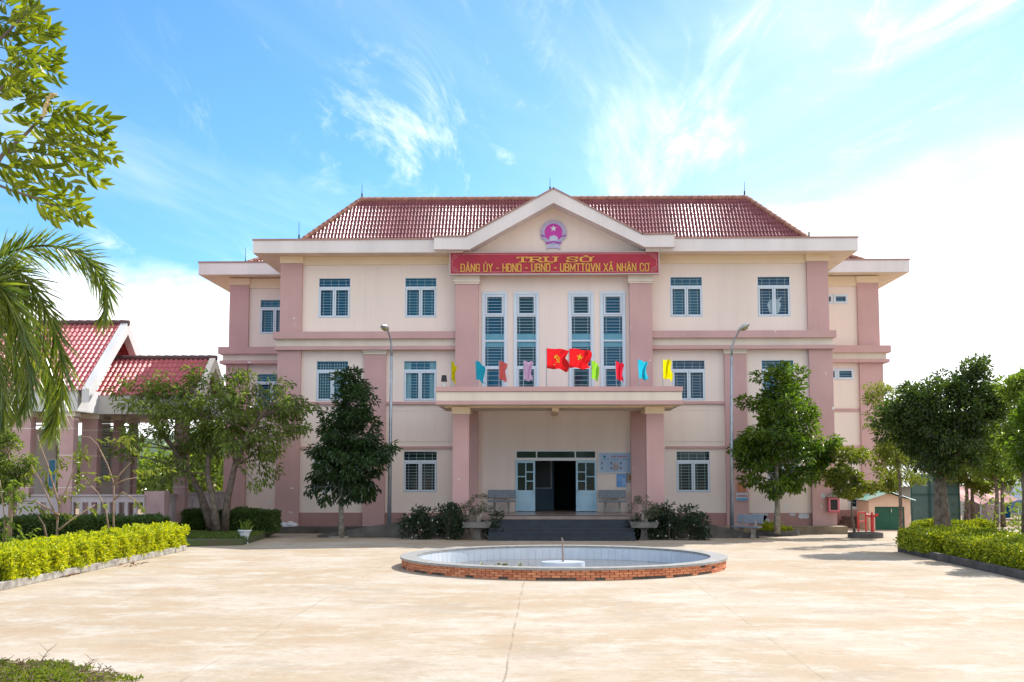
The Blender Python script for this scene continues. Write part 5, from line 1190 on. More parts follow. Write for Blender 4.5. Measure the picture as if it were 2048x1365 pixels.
tag(leaves('dry_litter', np.c_[c0.x+np.cos(a5)*r5*1.62, c0.y+np.sin(a5)*r5*1.3, np.clip(.11*(1-r5**2), .012, .2)+.05*rng.random(n)], D, .08, .014, mat('straw', (.30, .22, .13), .8, (.16, .10, .06), attr=True), None, up=1), 'dry stalks and dead leaves lying through the weedy ground cover', 'dry litter', kind='stuff')
m = MB(); m.lathe((c0.x, c0.y, 0), [(1.75, .004), (1.5, .03), (1.0, .06), (.001, .08)], 40, 1, .76); tag(m.build('soil_mound', mat('mound_soil', (.14, .10, .05), .95, (.20, .15, .08), scale=5)), kind='structure')
def twig(label, pts, r):
    mb = MB(); mb.tube(pts, [r*(1-.6*i/(len(pts)-1)) for i in range(len(pts))], 5)
    for i in range(1, len(pts)):
        for s in (-1, 1): mb.tube([pts[i-1].lerp(pts[i], .6), pts[i]+Vector((s*random.uniform(.05, .14), random.uniform(-.05, .05), random.uniform(.0, .1)))], [r*.5, r*.2], 4)
    return tag(mb.build('dry_twig', TWIG), label, 'twig', 'dry twigs at the lower left')
twig('dry forked twig standing up at the lower left corner, beside the weeds', [Vector((X(68, 16.6, 1345), 16.6, .05)), at(80, 1325, 16.6), at(92, 1308, 16.5), at(98, 1300, 16.5)], .008)
twig('dry branch lying along the left edge of the weeds', [G(-10, 1322, .08), G(20, 1326, .12), G(45, 1328, .1), G(62, 1338, .06)], .016)
twig('long dry twig pointing right from the lower right end of the weeds', [Vector((X(165, 15.2, 1350), 15.2, .05)), at(188, 1350, 15.2), at(212, 1353, 15.1), at(232, 1357, 15.1)], .006)
twig('dry forked twig leaning right over the edge of the weeds', [Vector((X(150, 15.6, 1345), 15.6, .08)), at(170, 1335, 15.6), at(182, 1326, 15.6), at(188, 1318, 15.6)], .008)
for i in range(26):
    pass
n = 60; P_ = []
for _ in range(n):
    t9 = random.random(); px = random.choice((random.gauss(125, 22), random.gauss(265, 30), random.gauss(60, 20))); py = 1150 if px < 150 else 1128
    q9 = G(px, py+random.gauss(2, 3)); P_.append((min(max(q9.x, HX+.03), HX+.5) if True else q9.x, q9.y, .02))
D = rng.normal(size=(n, 3)); D[:, 2] = .1
tag(leaves('leaf_litter', np.array(P_), D, .09, .05, mat('dry_leaf', (.30, .16, .07), .8, (.18, .09, .04), attr=True), None, up=2), 'dry brown leaves gathered along the left kerb', 'leaves', kind='stuff')

# ------------------------------------------------------------ palm
def palm():
    YP_ = 20.0; base = Vector((-9.6, 20.4, 0))
    t = thing('palm_tree', 'palm at the left margin with long drooping feathery fronds', 'palm', base)
    crown = Vector((-9.3, 20.2, 5.35))
    MB().tube([base, base.lerp(crown, .5), crown], [.22, .17, .15], 12).build('trunk', BARKP, t, True)
    def frond(P_, Y=20.0, ll=.62, dens=95, dy=0, down=.35, wd=.026):
        pts = [crown]+[at(px, py, Y+dy*i) for i, (px, py) in enumerate(P_)]
        # smooth
        S_ = []
        for i in range(len(pts)-1):
            p0, p1, p2, p3 = pts[max(i-1, 0)], pts[i], pts[i+1], pts[min(i+2, len(pts)-1)]
            for q in np.linspace(0, 1, 12, endpoint=False):
                S_.append(.5*((2*p1)+(-p0+p2)*q+(2*p0-5*p1+4*p2-p3)*q*q+(-p0+3*p1-3*p2+p3)*q**3))
        S_.append(pts[-1]); n = len(S_)
        f_ = MB().tube(S_, [.028*(1-.8*i/(n-1)) for i in range(n)], 6).build('frond', LF_PALM, t, True); ll *= .88; dens = int(dens*.92)
        Pl, Dl, Ll = [], [], []
        for i in range(int(dens)*2):
            q = .14+.86*(i/(dens*2)); k = q*(n-1); j = min(int(k), n-2); p = S_[j].lerp(S_[j+1], k-j); d = (S_[j+1]-S_[j]).normalized()
            side = d.cross(Vector((0, 0, 1))).normalized(); upv = side.cross(d)
            for s in (-1, 1):
                fan = random.gauss(0, .35)
                dd = d*(.7+.5*q)+side*s*.5*math.cos(fan)+upv*s*.62+upv*fan*.8+Vector((0, 0, -down*.6))
                Pl.append(p); Dl.append(dd); Ll.append(ll*(.5+.6*math.sin(math.pi*min(q*.85+.12, 1)))*random.uniform(.8, 1.1))
        P2 = np.array(Pl); D2 = unit(np.array(Dl)); L2 = np.array(Ll); m_ = len(P2)
        # curved blades in 3 segments
        S2 = unit(np.cross(D2, unit(rng.normal(size=(m_, 3))+np.array([0, -.8, .8])))); V = []; segs = [0, .35, .7, 1.0]; wds = [.6, 1, .7, .08]
        arr = np.empty((m_, 8, 3))
        for a9, (sg, w9) in enumerate(zip(segs, wds)):
            c9 = P2+D2*(L2*sg)[:, None]; c9[:, 2] -= L2*sg*sg*.16
            arr[:, 2*a9] = c9+S2*wd*.5*w9; arr[:, 2*a9+1] = c9-S2*wd*.5*w9
        bs = np.arange(m_)[:, None]*8
        Fq = np.concatenate([bs+[2*a9, 2*a9+1, 2*a9+3, 2*a9+2] for a9 in range(3)]); r9 = rng.random(m_)
        npmesh('leaflets', arr.reshape(-1, 3), Fq, LF_PALM, f_, rnd=np.concatenate([r9]*3))
    frond([(-30, 530), (20, 505), (80, 492), (140, 500), (185, 530), (215, 580), (208, 640)], 19.6, .60, 90, 0, .1)
    frond([(-40, 560), (10, 535), (60, 565), (100, 640), (125, 730), (118, 810), (105, 850)], 19.2, .66, 100, 0, .25)
    frond([(-40, 570), (-10, 570), (25, 610), (50, 690), (60, 760), (50, 810)], 18.8, .62, 90, 0, .3)
    frond([(-45, 560), (0, 550), (45, 600), (85, 690), (100, 780), (95, 870)], 19.5, .60, 90, 0, .25)
    frond([(-45, 575), (-5, 600), (20, 680), (35, 760), (30, 830)], 19.8, .62, 80, 0, .3)
    frond([(-50, 600), (-25, 640), (-5, 720), (5, 790), (0, 840)], 19.0, .60, 80, 0, .3)
    frond([(-50, 540), (-20, 560), (30, 640), (80, 720), (105, 780), (110, 830)], 20.2, .60, 80, 0, .3)
    frond([(-60, 500), (-90, 470), (-150, 470), (-200, 520)], 20.5, .6, 60, 0, .2)
palm()
# ------------------------------------------------------------ overhanging tree with pinnate leaves
def pinnate():
    Y0 = 13.0; base = Vector((-8.3, 13.4, 0)); t = thing('overhanging_tree', 'tree with feather-shaped leaves overhanging the upper left corner', 'tree', base)
    fork = Vector((-8.0, 13.2, 4.0))
    mb = MB(); mb.tube([base, fork, Vector((-7.8, 13.1, 6.2))], [.2, .15, .09], 10); mb.build('trunk', BARK, t, True)
    br = MB()
    def bpath(*pp, r=.03): P_ = [fork]+[at(px, py, Y0) for px, py in pp]; br.tube(P_, [r*1.6]+[r*(1-.75*i/len(pp)) for i in range(len(pp))], 7)
    bpath((-120, 420), (-20, 350), (5, 310), (50, 270), (85, 235), (98, 205)); bpath((-150, 300), (-60, 240), (0, 180), (40, 130)); bpath((-150, 200), (-60, 130), (0, 80), (40, 40))
    bpath((-120, 400), (-30, 360), (20, 380), (80, 400), (130, 425), r=.02); bpath((-150, 120), (-60, 40), (0, 0), (30, -30)); bpath((5, 310), (45, 300), (110, 300), r=.012)
    br.build('branches', BARK, t, True)
    L_ = [(85, 235, 205, 235), (80, 245, 205, 262), (75, 255, 215, 290), (60, 270, 225, 318), (55, 285, 190, 330), (40, 300, 200, 360), (30, 320, 150, 375), (20, 345, 175, 405), (20, 370, 160, 440), (0, 360, 110, 430), (0, 330, 100, 365),
          (50, 262, 130, 300), (90, 215, 60, 180), (95, 215, 150, 225), (45, 245, 100, 268), (0, 250, 75, 262), (0, 285, 60, 335), (-10, 230, 60, 232), (40, 200, 85, 205), (0, 205, 70, 215), (0, 190, 60, 160), (40, 130, 115, 150), (30, 115, 112, 110),
          (20, 100, 120, 85), (10, 75, 108, 70), (0, 55, 75, 30), (10, 35, 72, 50), (0, 25, 60, 8), (20, 60, 70, 25), (0, 95, 80, 130), (0, 120, 70, 165), (0, 145, 85, 190), (-10, 160, 50, 190), (10, 140, 105, 128), (40, 45, 58, 12), (-10, 10, 30, -5), (-10, 0, 25, 20),
          (-20, 70, 30, 90), (-20, 130, 30, 150), (-20, 210, 30, 240), (-20, 270, 30, 290), (-20, 320, 20, 350), (-20, 180, 25, 175), (0, 300, 45, 270), (80, 400, 150, 398), (100, 410, 172, 430), (60, 395, 95, 425), (20, 10, 45, 20), (-20, 40, 30, 60), (50, 85, 95, 60)]
    P_ = []; D_ = []; Q_ = []; N_ = []; rc9 = MB()
    for iL, (a, b, c, d) in enumerate(L_):
        if iL % 4 == 3 and a < 60: continue
        dy = random.uniform(-.5, .5); p0, p1 = at(a, b, Y0+dy), at(c, d, Y0+dy+random.uniform(-.3, .1)); ln_ = (p1-p0).length; n = max(5, int(ln_/.080)); ax = (p1-p0).normalized(); tilt = random.uniform(-.5, .8)
        side = (ax.cross(Vector((0, 1, 0)))).normalized(); side = (side*math.cos(tilt)+Vector((0, -1, 0))*math.sin(tilt)).normalized()
        pts = [p0.lerp(p1, i/6)+Vector((0, 0, -.05*ln_*(math.sin(math.pi*.5*i/6)-0)*0+.06*ln_*math.sin(math.pi*i/6))) for i in range(7)]
        rc9.tube(pts, [.006, .006, .005, .005, .004, .003, .003], 4, False)
        for i in range(1, n+1):
            q = i/n; p = p0.lerp(p1, q)+Vector((0, 0, .06*ln_*math.sin(math.pi*q)))
            for s in (-1, 1):
                if random.random() < .06: continue
                P_.append(p); D_.append(ax*.85+side*s*.62+Vector((random.gauss(0, .07), random.gauss(0, .1), -.08+random.gauss(0, .07)))); Q_.append(.20*(.75+.35*math.sin(math.pi*q))); N_.append(ax.cross(side))
        P_.append(p1); D_.append(ax); Q_.append(.2); N_.append(ax.cross(side))
    rc9.build('leaf_stalks', LF_OLIVE, t)
    leaves('crown', np.array(P_), np.array(D_), np.array(Q_), .058, LF_PINN, t, up=.1, nrm=np.array(N_))
    # flower spike
    m = MB(); pp = [at(86, 235, 12.9), at(90, 215, 12.9), at(98, 195, 12.9), at(108, 190, 12.9)]; m.tube(pp, [.016, .02, .016, .008], 7)
    for i in range(40):
        q = random.random()*2.99; j = int(q); p = pp[j].lerp(pp[j+1], q-j); m.obox(p+Vector((random.gauss(0, .014), random.gauss(0, .014), random.gauss(0, .012))), (.008, 0, 0), (0, .008, 0), (0, 0, .008))
    m.build('flower_spike', mat('cream_blossom', (.62, .5, .25), .8), t)
pinnate()

# ------------------------------------------------------------ pavilion on the left
V_ = thing('pavilion', 'open sided pavilion with red tiled gable roofs and white fascia on the left', 'building', (-18, 50, 0))
VF = .55; Yf = 48.0; xc = X(155, Yf, 800); Ys = 50.3; xe = X(400, Ys, 800)
fz0, fz1 = Z(823, Yf, 100), Z(777, Yf, 100)
XL = -29.0
WFAS = mat('pavilion_fascia', (.62, .61, .61), .8, (.52, .50, .49), scale=.8, streak=True)
m = MB(); m.box(XL, xc, Yf, Yf+.3, fz0, fz1); m.box(xc-.3, xc, Yf+.3, Ys+.3, fz0, fz1); m.box(xc, xe, Ys, Ys+.3, fz0, fz1-.12); m.box(xe-.3, xe, Ys+.3, 56, fz0, fz1-.12)
m.build('fascia', WFAS, V_)
m = MB(); m.box(XL, xc-.02, Yf+.02, 60, fz0+.02, fz0+.14); m.box(xc-.02, xe-.02, Ys+.02, 56, fz0+.02, fz0+.14); m.build('ceiling', SOFF, V_)
gx1 = X(258, 52.3, 640); w1 = 4.3; s1 = .70; ez = fz1-.12
ra = tiled(XL, gx1-.3, Yf-.05, w1, ez, s1, 1, TILER, V_, False, False, .2, .36)
tiled(XL, gx1-.3, Yf-.05+2*w1, w1, ez, s1, -1, TILER, V_, False, False, .2, .36)
m = MB(); caps(m, (XL, Yf-.05+w1, ez+w1*s1+.05), (gx1, Yf-.05+w1, ez+w1*s1+.05), .12, .34); m.build('ridge_tiles', mat('dark_ridge', (.10, .05, .05), .7), ra)
def rake(mb, x, y0, zz0, y1, zz1, hh, xw): mb.add([(x, y0, zz0-hh), (x, y1, zz1-hh), (x, y1, zz1+.10), (x, y0, zz0+.10), (x-xw, y0, zz0-hh), (x-xw, y1, zz1-hh), (x-xw, y1, zz1+.10), (x-xw, y0, zz0+.10)], [(0, 1, 2, 3), (7, 6, 5, 4), (3, 2, 6, 7), (0, 4, 5, 1), (0, 3, 7, 4), (1, 5, 6, 2)])
yr = Yf-.05+w1; zr = ez+w1*s1
m = MB(); rake(m, gx1, Yf-.05, ez, yr, zr, .42, .28); rake(m, gx1-.001, yr, zr, yr+w1, ez, .42, .28); m.build('gable_beam', WFAS, V_)
m = MB(); m.add([(gx1-.8, Yf+.2, ez-.2), (gx1-.8, yr+w1-.3, ez-.2), (gx1-.8, yr, zr-.1), (gx1-1.0, Yf+.2, ez-.2), (gx1-1.0, yr+w1-.3, ez-.2), (gx1-1.0, yr, zr-.1)], [(0, 1, 2), (5, 4, 3), (0, 2, 5, 3), (1, 4, 5, 2), (0, 3, 4, 1)])
m.build('gable_wall', mat('salmon_paint', (.66, .25, .20), .8, var=.08), V_)
w2 = 2.35; ez2 = fz1-.16; rb = tiled(xc-.5, xe-.25, Ys-.02, w2, ez2, .70, 1, TILER, V_, False, False, .2, .36); tiled(xc-.5, xe-.25, Ys-.02+2*w2, w2, ez2, .70, -1, TILER, V_, False, False, .2, .36)
m = MB(); caps(m, (xc-.6, Ys-.02+w2, ez2+w2*.7+.05), (xe, Ys-.02+w2, ez2+w2*.7+.05), .11, .34); m.build('ridge_tiles', MATS['dark_ridge'], rb)
m = MB(); rake(m, xe, Ys-.02, ez2, Ys-.02+w2, ez2+w2*.7, .35, .24); rake(m, xe-.001, Ys-.02+w2, ez2+w2*.7, Ys-.02+2*w2, ez2, .35, .24); m.build('gable_beam', CREAM, V_)
m = MB(); m.add([(xe-.5, Ys+.1, ez2-.2), (xe-.5, Ys+2*w2-.2, ez2-.2), (xe-.5, Ys+w2, ez2+w2*.7-.1)], [(0, 1, 2)]); m.build('gable_wall', WALL, V_)
# columns, back walls, floor, balustrades
PCOL = mat('pavilion_column', (.50, .32, .31), .7, (.44, .27, .26), scale=1.5)
m = MB(); m.box(XL, xc-.1, Yf+.1, 60, 0, VF); m.box(xc-.1, xe, Ys+.1, 56, 0, VF); m.build('floor', CONCD, V_)
for px, Y, w_ in ((41, Yf+.2, 38), (132, Yf+.2, 28), (178, Ys+.15, 32), (232, Ys+1.6, 14), (262, 55.2, 12), (-40, Yf+.2, 38), (360, Ys+.2, 24)):
    xa, xb = X(px-w_/2, Y, 900), X(px+w_/2, Y, 900); o = MB().box(xa, xb, Y, Y+.5, .0, fz0).build('column', PCOL, V_, bevel=.01)
    MB().box(xa-.05, xb+.05, Y-.05, Y+.55, fz0-.18, fz0+.01).build('capital', CREAM, o)
    m = MB()
    for z in (1.9, 3.1, 4.1): m.box(xa-.004, xb+.004, Y-.004, Y+.504, z, z+.025)
    m.build('moulding', CREAM, o)
PW = mat('pavilion_wall', (.66, .55, .47), .85, var=.08)
xw0, xw1 = X(-60, 51.5), X(115, 51.5)
m = MB(); m.box(XL, xw1, 51.5, 51.7, VF, fz0-.55); m.box(X(185, 53), X(228, 53), 53, 53.2, Z(955, 53)*0+VF, fz0-.6); m.box(X(234, 53), X(262, 53), 53, 53.2, VF, fz0-.7); m.build('wall', PW, V_)
m = MB()
for i in range(26): z = Z(958, 52.9)+i*.115; m.obox((X(206, 52.9), 52.9, z), ((X(223, 52.9)-X(190, 52.9))/2, 0, 0), (0, .03, .02), (0, 0, .035))
m.build('louvre_shutter', mat('louvre_paint', (.42, .42, .38), .6), V_)
m = MB()
for z in (fz0-.42, fz0-.25, fz0-.08):
    m.box(XL, xw1, 51.5, 51.6, z, z+.06); m.box(X(185, 53), X(262, 53), 53, 53.1, z, z+.06)
m.build('vent_louvre', CREAM, V_)
def balus(x0, x1, y0, y1, zb, zt, nsl):
    m = MB(); a, b = Vector((x0, y0, 0)), Vector((x1, y1, 0)); d = (b-a); ln = d.length; d.normalize(); nn_ = Vector((-d.y, d.x, 0)); th = .07
    def seg(s0, s1, z0, z1, t9=th): c = a+d*(s0+s1)/2; m.obox((c.x, c.y, (z0+z1)/2), d*(s1-s0)/2, nn_*t9, (0, 0, (z1-z0)/2))
    h0, h1 = zb+(zt-zb)*.38, zb+(zt-zb)*.80
    seg(0, ln, zb, h0); seg(0, ln, h1, zt-.05); seg(0, ln, zt-.05, zt, th+.05)
    st_ = ln/nsl; sw = .11
    prev = 0
    for i in range(nsl):
        c = (i+.5)*st_; seg(prev, c-sw, h0, h1); prev = c+sw
    seg(prev, ln, h0, h1)
    return m
BAL = mat('balustrade_paint', (.50, .43, .44), .8, (.40, .34, .35), scale=1.3)
bt = Z(990, 48.2); 
balus(X(145, 48.2, 1000), X(290, 48.2, 1000), 48.2, 48.2, .25, bt, 8).build('balustrade', BAL, V_)
balus(XL, X(118, 48.1, 1000), 48.1, 48.1, .25, bt, 10).build('balustrade', BAL, V_)
balus(X(330, 49.4, 1000), X(452, 57.5, 1000), 49.4, 57.5, .25, bt, 9).build('balustrade', BAL, V_)
for pxa, pxb, yy in ((290, 330, 48.3),):
    m = MB().box(X(pxa, yy, 1000), X(pxb, yy, 1000), yy-.1, yy+.6, 0, Z(983, yy)); m.build('pier', mat('pier_paint', (.40, .27, .27), .8, (.33, .22, .22), scale=2), V_)
bp = thing('leaning_board', 'light blue board leaning on the pavilion wall behind the saplings', 'board', (X(110, 50.6, 920), 50.6, VF)); MB().box(X(103, 50.6), X(116, 50.6), 50.6, 50.66, Z(975, 50.6), Z(920, 50.6)).build('sheet', mat('sky_blue_sheet', (.10, .33, .50), .5), bp); m = MB(); fr(m, X(102, 50.6), X(117, 50.6), Z(976, 50.6), Z(919, 50.6), 50.57, 50.68, .03); m.build('frame', BAR, bp)
bp.location = bp.location

# ------------------------------------------------------------ fire box, little signs, standpipes, pump house
yf = YM-.19
fb = thing('fire_hose_box', 'pink fire hose box with dark window and little gabled hood on the right pilaster', 'fire box', (X(1662, yf, 1010), yf, Z(1025, yf)))
a0, a1, c0, c1 = X(1651, yf-.2), X(1674, yf-.2), Z(1025, yf-.2), Z(994.5, yf-.2)
m = MB(); m.box(a0, a1, yf-.22, yf, c0, c1); m.build('case', mat('pink_case', (.60, .13, .17), .5), fb, bevel=.015)
m = MB(); fr(m, a0+.04, a1-.04, c0+.05, c1-.04, yf-.245, yf-.221, .05); m.build('door', mat('pink_case_door', (.66, .20, .24), .5), fb)
MB().box(a0+.09, a1-.09, yf-.232, yf-.222, c0+.10, c1-.09).build('pane', DARK, fb)
m = MB(); xm = (a0+a1)/2; m.prism([(a0-.06, c1+.002), (a1+.06, c1+.002), (xm, c1+.22)], 'y', yf-.28, yf); m.build('hood', CONC, fb)
yg = YM-.15
s1_ = thing('small_sign', 'small white and blue sign with faded red lettering on the pilaster by the right lamp', 'sign', (X(1481, yg), yg, Z(1001, yg)))
m = MB(); m.box(X(1469, yg), X(1492, yg), yg-.03, yg, Z(1001.5, yg), Z(986, yg)); m.build('panel', mat('white_board', (.55, .58, .64), .5), s1_)
m = MB(); m.box(X(1470, yg), X(1491, yg), yg-.034, yg-.03, Z(1001, yg), Z(996.5, yg)); m.build('stripe', mat('blue_stripe', (.12, .35, .60), .5), s1_)
m = MB()
for i in range(7): m.box(X(1471+i*2.8, yg), X(1473+i*2.8, yg), yg-.035, yg-.03, Z(994-(i % 2)*.6, yg), Z(990.5, yg))
m.build('faded_lettering', mat('faded_red', (.42, .10, .14), .6), s1_)
o9 = MB().box(X(1471, yg), X(1489, yg), yg-.012, yg+.0, Z(985, yg), Z(965, yg)).build('orange_notice', mat('orange_paper', (.50, .20, .10), .7, (.42, .16, .09), scale=4)); tag(o9, 'faded orange notice pasted above the small white and blue sign', 'notice')
RED = mat('red_paint', (.50, .03, .03), .45, (.38, .02, .02), scale=5)
b = G(1745, 1067); hy = thing('standpipe', 'red twin-outlet standpipe in front of the green pump house door', 'standpipe', b)
MB().tube([b, b+Vector((0, 0, .72))], .075, 12).tube([b, b+Vector((0, 0, .05))], .14, 12).build('pipe', RED, hy)
m = MB(); 
for s in (-1, 1): m.tube([b+Vector((0, 0, .66)), b+Vector((s*.19, -.03, .74)), b+Vector((s*.24, -.03, .74))], [.05, .05, .065], 10)
m.build('outlet', RED, hy); MB().tube([b+Vector((0, 0, .72)), b+Vector((0, 0, .86))], [.06, .03], 8).build('valve', RED, hy)
b = G(1717, 1064); rr_ = thing('red_rail', 'bent red pipe rail beside the small steps of the right wing', 'pipe rail', b)
MB().tube([b, b+Vector((0, 0, .72)), b+Vector((.05, 0, .80)), b+Vector((.30, .1, .80)), b+Vector((.34, .1, .72)), b+Vector((.34, .1, .0))], .035, 8).build('rail', RED, rr_)
MB().tube([b+Vector((0, 0, .42)), b+Vector((.34, .1, .42))], .025, 8).build('crossbar', RED, rr_)
Yh = 57.2; ph = thing('pump_house', 'small cream pump house with green door and green corrugated roof', 'shed', (X(1780, Yh), Yh, 0))
x0, x1 = X(1738, Yh, 1030), X(1821, Yh, 1030); zt9 = Z(1000, Yh)
dxa, dxb = X(1750, Yh, 1030), X(1809, Yh, 1030); dz9 = Z(1013.5, Yh)
m = MB(); wallgrid(m, x0, x1, 0, zt9, Yh, [(dxa, dxb, 0, dz9)], .15); m.add([(x0, Yh, zt9), (x1, Yh, zt9), ((x0+x1)/2, Yh, zt9+.28)], [(0, 1, 2)])
m.quad((x0, Yh+2.2, 0), (x0, Yh, 0), (x0, Yh, zt9), (x0, Yh+2.2, zt9)); m.quad((x1, Yh, 0), (x1, Yh+2.2, 0), (x1, Yh+2.2, zt9), (x1, Yh, zt9)); m.quad((x1, Yh+2.2, 0), (x0, Yh+2.2, 0), (x0, Yh+2.2, zt9), (x1, Yh+2.2, zt9))
m.build('wall', mat('salmon_cream', (.72, .50, .38), .8, var=.1), ph)
m = MB(); m.box(dxa, dxb, Yh+.06, Yh+.10, 0, dz9); m.box((dxa+dxb)/2-.01, (dxa+dxb)/2+.01, Yh+.05, Yh+.06, .02, dz9-.02); fr(m, dxa+.04, dxb-.04, .04, dz9-.04, Yh+.045, Yh+.06, .05); dd_ = m.build('door', mat('green_door', (.012, .10, .055), .45, (.008, .075, .045), scale=2), ph)
m = MB(); m.tube([((dxa+dxb)/2+.08, Yh+.02, .75), ((dxa+dxb)/2+.08, Yh+.02, .9)], .015, 6); m.build('handle', BAR, dd_)
m = MB(); xm = (x0+x1)/2; zr9 = zt9+.34
for sgn in (-1, 1):
    xo = x0-.18 if sgn < 0 else x1+.18; nn9 = 28
    rows = []
    for i in range(nn9+1):
        y = Yh-.3+i*2.8/nn9; dz9_ = .025*(i % 2); rows.append(((xm, y, zr9+dz9_), (xo, y, zt9-.02+dz9_)))
    for a, b in zip(rows, rows[1:]): m.quad(a[0], b[0], b[1], a[1])
m.build('roof', mat('green_sheet', (.10, .36, .28), .35, (.40, .50, .46), scale=2.2, metal=.2), ph)
# wing entrance steps on the right
m = MB(); xs0, xs1 = X(1697, 58.5), X(1732, 58.5)
for i in range(3): m.box(xs0-.1*i, xs1+.1*i, YW-.6-.3*(i+1), YW-.06-.0, .16*(2-i) if False else 0, .48-.16*i-.002*i)
m.build('side_steps', mat('side_step', (.16, .10, .08), .8), B)
# cable
def cable(name, label, pts, r=.012):
    o = MB().tube(pts, r, 5).build(name, DARK); return tag(o, label, 'cable')
pa, pb = at(1688, 914, YW-.25), at(2060, 930, 62); cable('overhead_cable', 'thin cable sagging from the right wing towards the trees', [pa.lerp(pb, i/12)-Vector((0, 0, 1.2*math.sin(math.pi*i/12))) for i in range(13)])

# ------------------------------------------------------------ background on the right
def bgbox(name, label, cat, px0, px1, pb, pt, Y, dep, m_, parts=None):
    t = thing(name, label, cat, (X((px0+px1)/2, Y, 1000), Y, 0)); a, b = X(px0, Y, 1000), X(px1, Y, 1000); MB().box(a, b, Y, Y+dep, 0, Z(pt, Y)).build('wall', m_, t); return t, a, b
t, a, b = bgbox('long_shed', 'long low shed with pale metal roof beyond the right trees', 'shed', 1745, 2120, 1010, 972, 78, 8, mat('shed_wall', (.35, .34, .30), .8))
zE, zR = Z(974, 77.5), Z(932, 82)
m = MB(); nn9 = 90
for i in range(nn9):
    xa = a-.5+(b-a+1)*i/nn9; xb = a-.5+(b-a+1)*(i+1)/nn9; e9 = .06*(i % 2); f9 = .06*((i+1) % 2)
    m.quad((xa, 77.4, zE+e9), (xb, 77.4, zE+f9), (xb, 82, zR+f9), (xa, 82, zR+e9)); m.quad((xa, 82, zR+e9), (xb, 82, zR+f9), (xb, 86.6, zE+f9), (xa, 86.6, zE+e9))
m.build('roof', mat('pale_sheet_roof', (.46, .44, .39), .5, (.34, .31, .26), scale=.5), t)
gf = thing('green_fence', 'tall grey-green sheet metal gate panels between pump house and pink awning', 'fence', (X(1868, 62), 62, 0))
for pa_, pb_ in ((1822, 1858), (1860, 1890), (1892, 1918)):
    m = MB(); xa, xb = X(pa_, 62, 1000), X(pb_, 62, 1000); n9 = 16
    zt8 = Z(950, 62)
    for i in range(n9): m.box(xa+(xb-xa)*i/n9, xa+(xb-xa)*(i+1)/n9, 62-.02*(i % 2), 62.05, .05, zt8)
    o = m.build('sheet_panel', mat('greengrey_sheet', (.085, .15, .14), .45, (.12, .19, .175), scale=1.2), gf)
    m = MB(); fr(m, xa-.03, xb+.03, .02, zt8+.03, 61.93, 62.0, .06); m.box(xa, xb, 61.93, 61.99, zt8*.60, zt8*.60+.06); m.build('frame', mat('dark_green_bar', (.03, .08, .07), .5), o)
aw = thing('pink_awning', 'faded pink canvas awning on poles behind the right hedge', 'awning', (X(1955, 66), 66, 0))
xa, xb = X(1912, 66, 980), X(2022, 66, 980); zl, zh = Z(1004, 65), Z(973, 68)
m = MB(); n9 = 14
for i in range(n9):
    q0, q1 = i/n9, (i+1)/n9; s0, s1 = .12*math.sin(q0*14), .12*math.sin(q1*14)
    m.add([(xa+(xb-xa)*q0, 65, zl+s0), (xa+(xb-xa)*q1, 65, zl+s1), (xa+(xb-xa)*q1, 69, zh+s1*.4), (xa+(xb-xa)*q0, 69, zh+s0*.4)], [(0, 1, 2, 3)])
m.build('canvas', mat('pink_canvas', (.58, .36, .33), .8, (.42, .22, .19), scale=1.2, trans=.2), aw)
for q in (0, .33, .66, 1): x = xa+(xb-xa)*q; MB().tube([(x, 65.1, 0), (x, 65.1, zl)], .04, 6).build('pole', STEEL, aw)
st9 = thing('market_stall', 'pale stall wall under the pink awning beside the blue tarpaulin', 'stall', (X(1975, 68), 68, 0))
m = MB(); m.box(X(1930, 68.5), X(1990, 68.5), 68.5, 68.7, 0, 2.0); m.build('wall', mat('stall_wall', (.32, .30, .33), .8, (.22, .2, .22), scale=1.1), st9); MB().box(X(1965, 67.5), X(1992, 67.5), 67.4, 68.2, 0, .85).build('counter', mat('stall_counter', (.45, .42, .42), .7), st9)
tp = thing('blue_tarpaulin', 'bright blue tarpaulin hanging at the right edge behind the hedge', 'tarpaulin', (X(2012, 66), 66, 0))
m = MB(); xa, xb = X(2006, 66, 1000), X(2020, 66, 1000); n9 = 8
for i in range(n9): m.quad((xa+(xb-xa)*i/n9, 66+.08*(i % 2), .2), (xa+(xb-xa)*(i+1)/n9, 66+.08*((i+1) % 2), .2), (xa+(xb-xa)*(i+1)/n9, 66+.08*((i+1) % 2), Z(1004, 66)), (xa+(xb-xa)*i/n9, 66+.08*(i % 2), Z(1004, 66)))
m.build('sheet', mat('blue_tarp', (.01, .18, .42), .5, (.01, .12, .30), scale=3), tp); MB().tube([(xa, 66, 0), (xa, 66, Z(1002, 66))], .03, 6).build('pole', STEEL, tp)
vn = thing('parked_van', 'small blue and white van standing at the far right behind the hedge', 'van', (X(2050, 70), 70, 0))
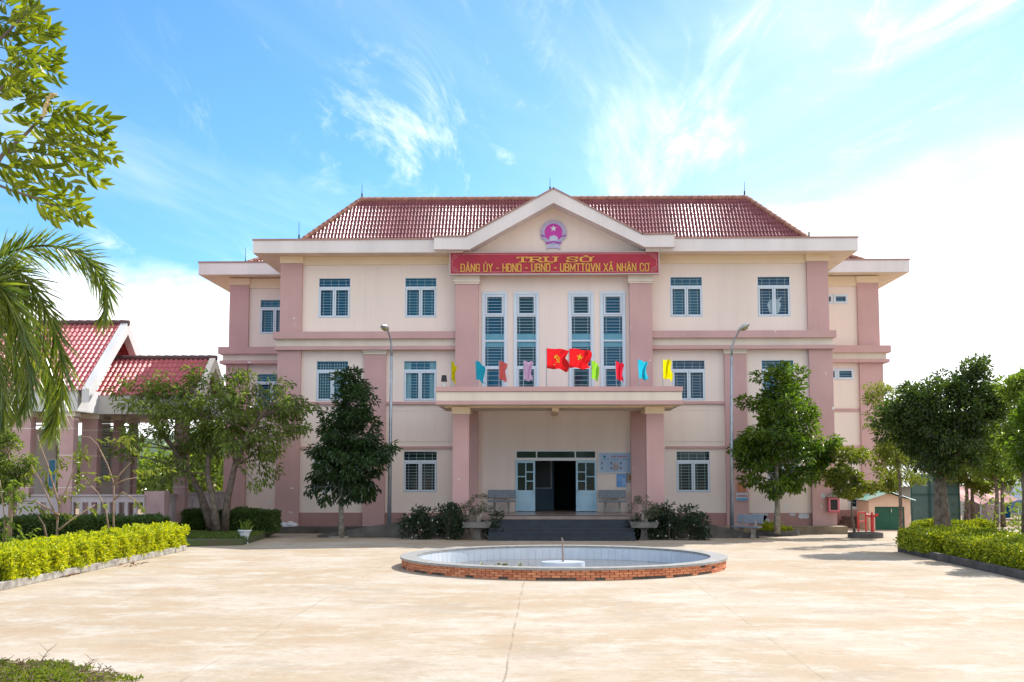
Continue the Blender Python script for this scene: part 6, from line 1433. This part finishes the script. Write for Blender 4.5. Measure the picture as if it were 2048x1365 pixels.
x9 = X(2022, 70, 1000); m = MB(); m.prism([(x9, .35), (x9+4, .35), (x9+4, 1.0), (x9, 1.0)], 'y', 69.2, 70.9); m.build('body', mat('van_blue', (.05, .16, .40), .35), vn, bevel=.05)
m = MB(); m.prism([(x9+.1, 1.001), (x9+4, 1.001), (x9+4, 1.95), (x9+.6, 1.95)], 'y', 69.25, 70.85); m.build('cabin', mat('van_white', (.6, .62, .66), .35), vn, bevel=.05)
MB().prism([(x9+.45, 1.1), (x9+3.8, 1.1), (x9+3.8, 1.7), (x9+.8, 1.7)], 'y', 69.22, 69.24).build('window', GLASSD, vn)
for wx in (.8, 3.2): MB().tube([(x9+wx, 69.15, .35), (x9+wx, 69.4, .35)], .35, 16).build('wheel', DARK, vn)
# treeline beyond
def treeline(name, label, x0, x1, y, h0, h1, ncl, per, L9):
    C = np.c_[rng.uniform(x0, x1, ncl), y+rng.uniform(-6, 6, ncl), rng.uniform(.15, 1, ncl)]
    hh = h0+(h1-h0)*(.5+.5*vnoise(C[:, 0]*.15, C[:, 1]*.02)); C[:, 2] *= hh
    ci = np.repeat(np.arange(ncl), per); n = len(ci); sub = unit(rng.normal(size=(n, 3)))*(rng.random((n, 1))**.5)*1.5; P9 = C[ci]+sub; P9[:, 2] = np.maximum(P9[:, 2], .1)
    D9 = unit(sub)+rng.normal(size=(n, 3))*.5
    return tag(leaves(name, P9, D9, L9, L9*.5, LF_SPREAD, None, rnd=np.clip(rng.random(n)*.5+rng.random(ncl)[ci]*.5, 0, 1)), label, 'trees', kind='stuff')
treeline('distant_trees', 'far green treeline beyond the sheds on the right', 28, 62, 112, 5.5, 8.5, 260, 60, .55)
treeline('garden_thicket', 'loose leafy thicket between the right hedge and the pink awning', 19.5, 25.5, 57, .8, 1.9, 26, 60, .22)
treeline('distant_trees', 'far green trees seen in the gap between pavilion and building', -46, -22, 96, 3, 6, 160, 60, .5)
treeline('roadside_trees', 'green trees across the road behind the viewer, mirrored in the ground floor windows', -60, 60, -45, 5, 8, 260, 50, .8)
print('objects', len(bpy.data.objects), 'polys', sum(len(m.polygons) for m in bpy.data.meshes))
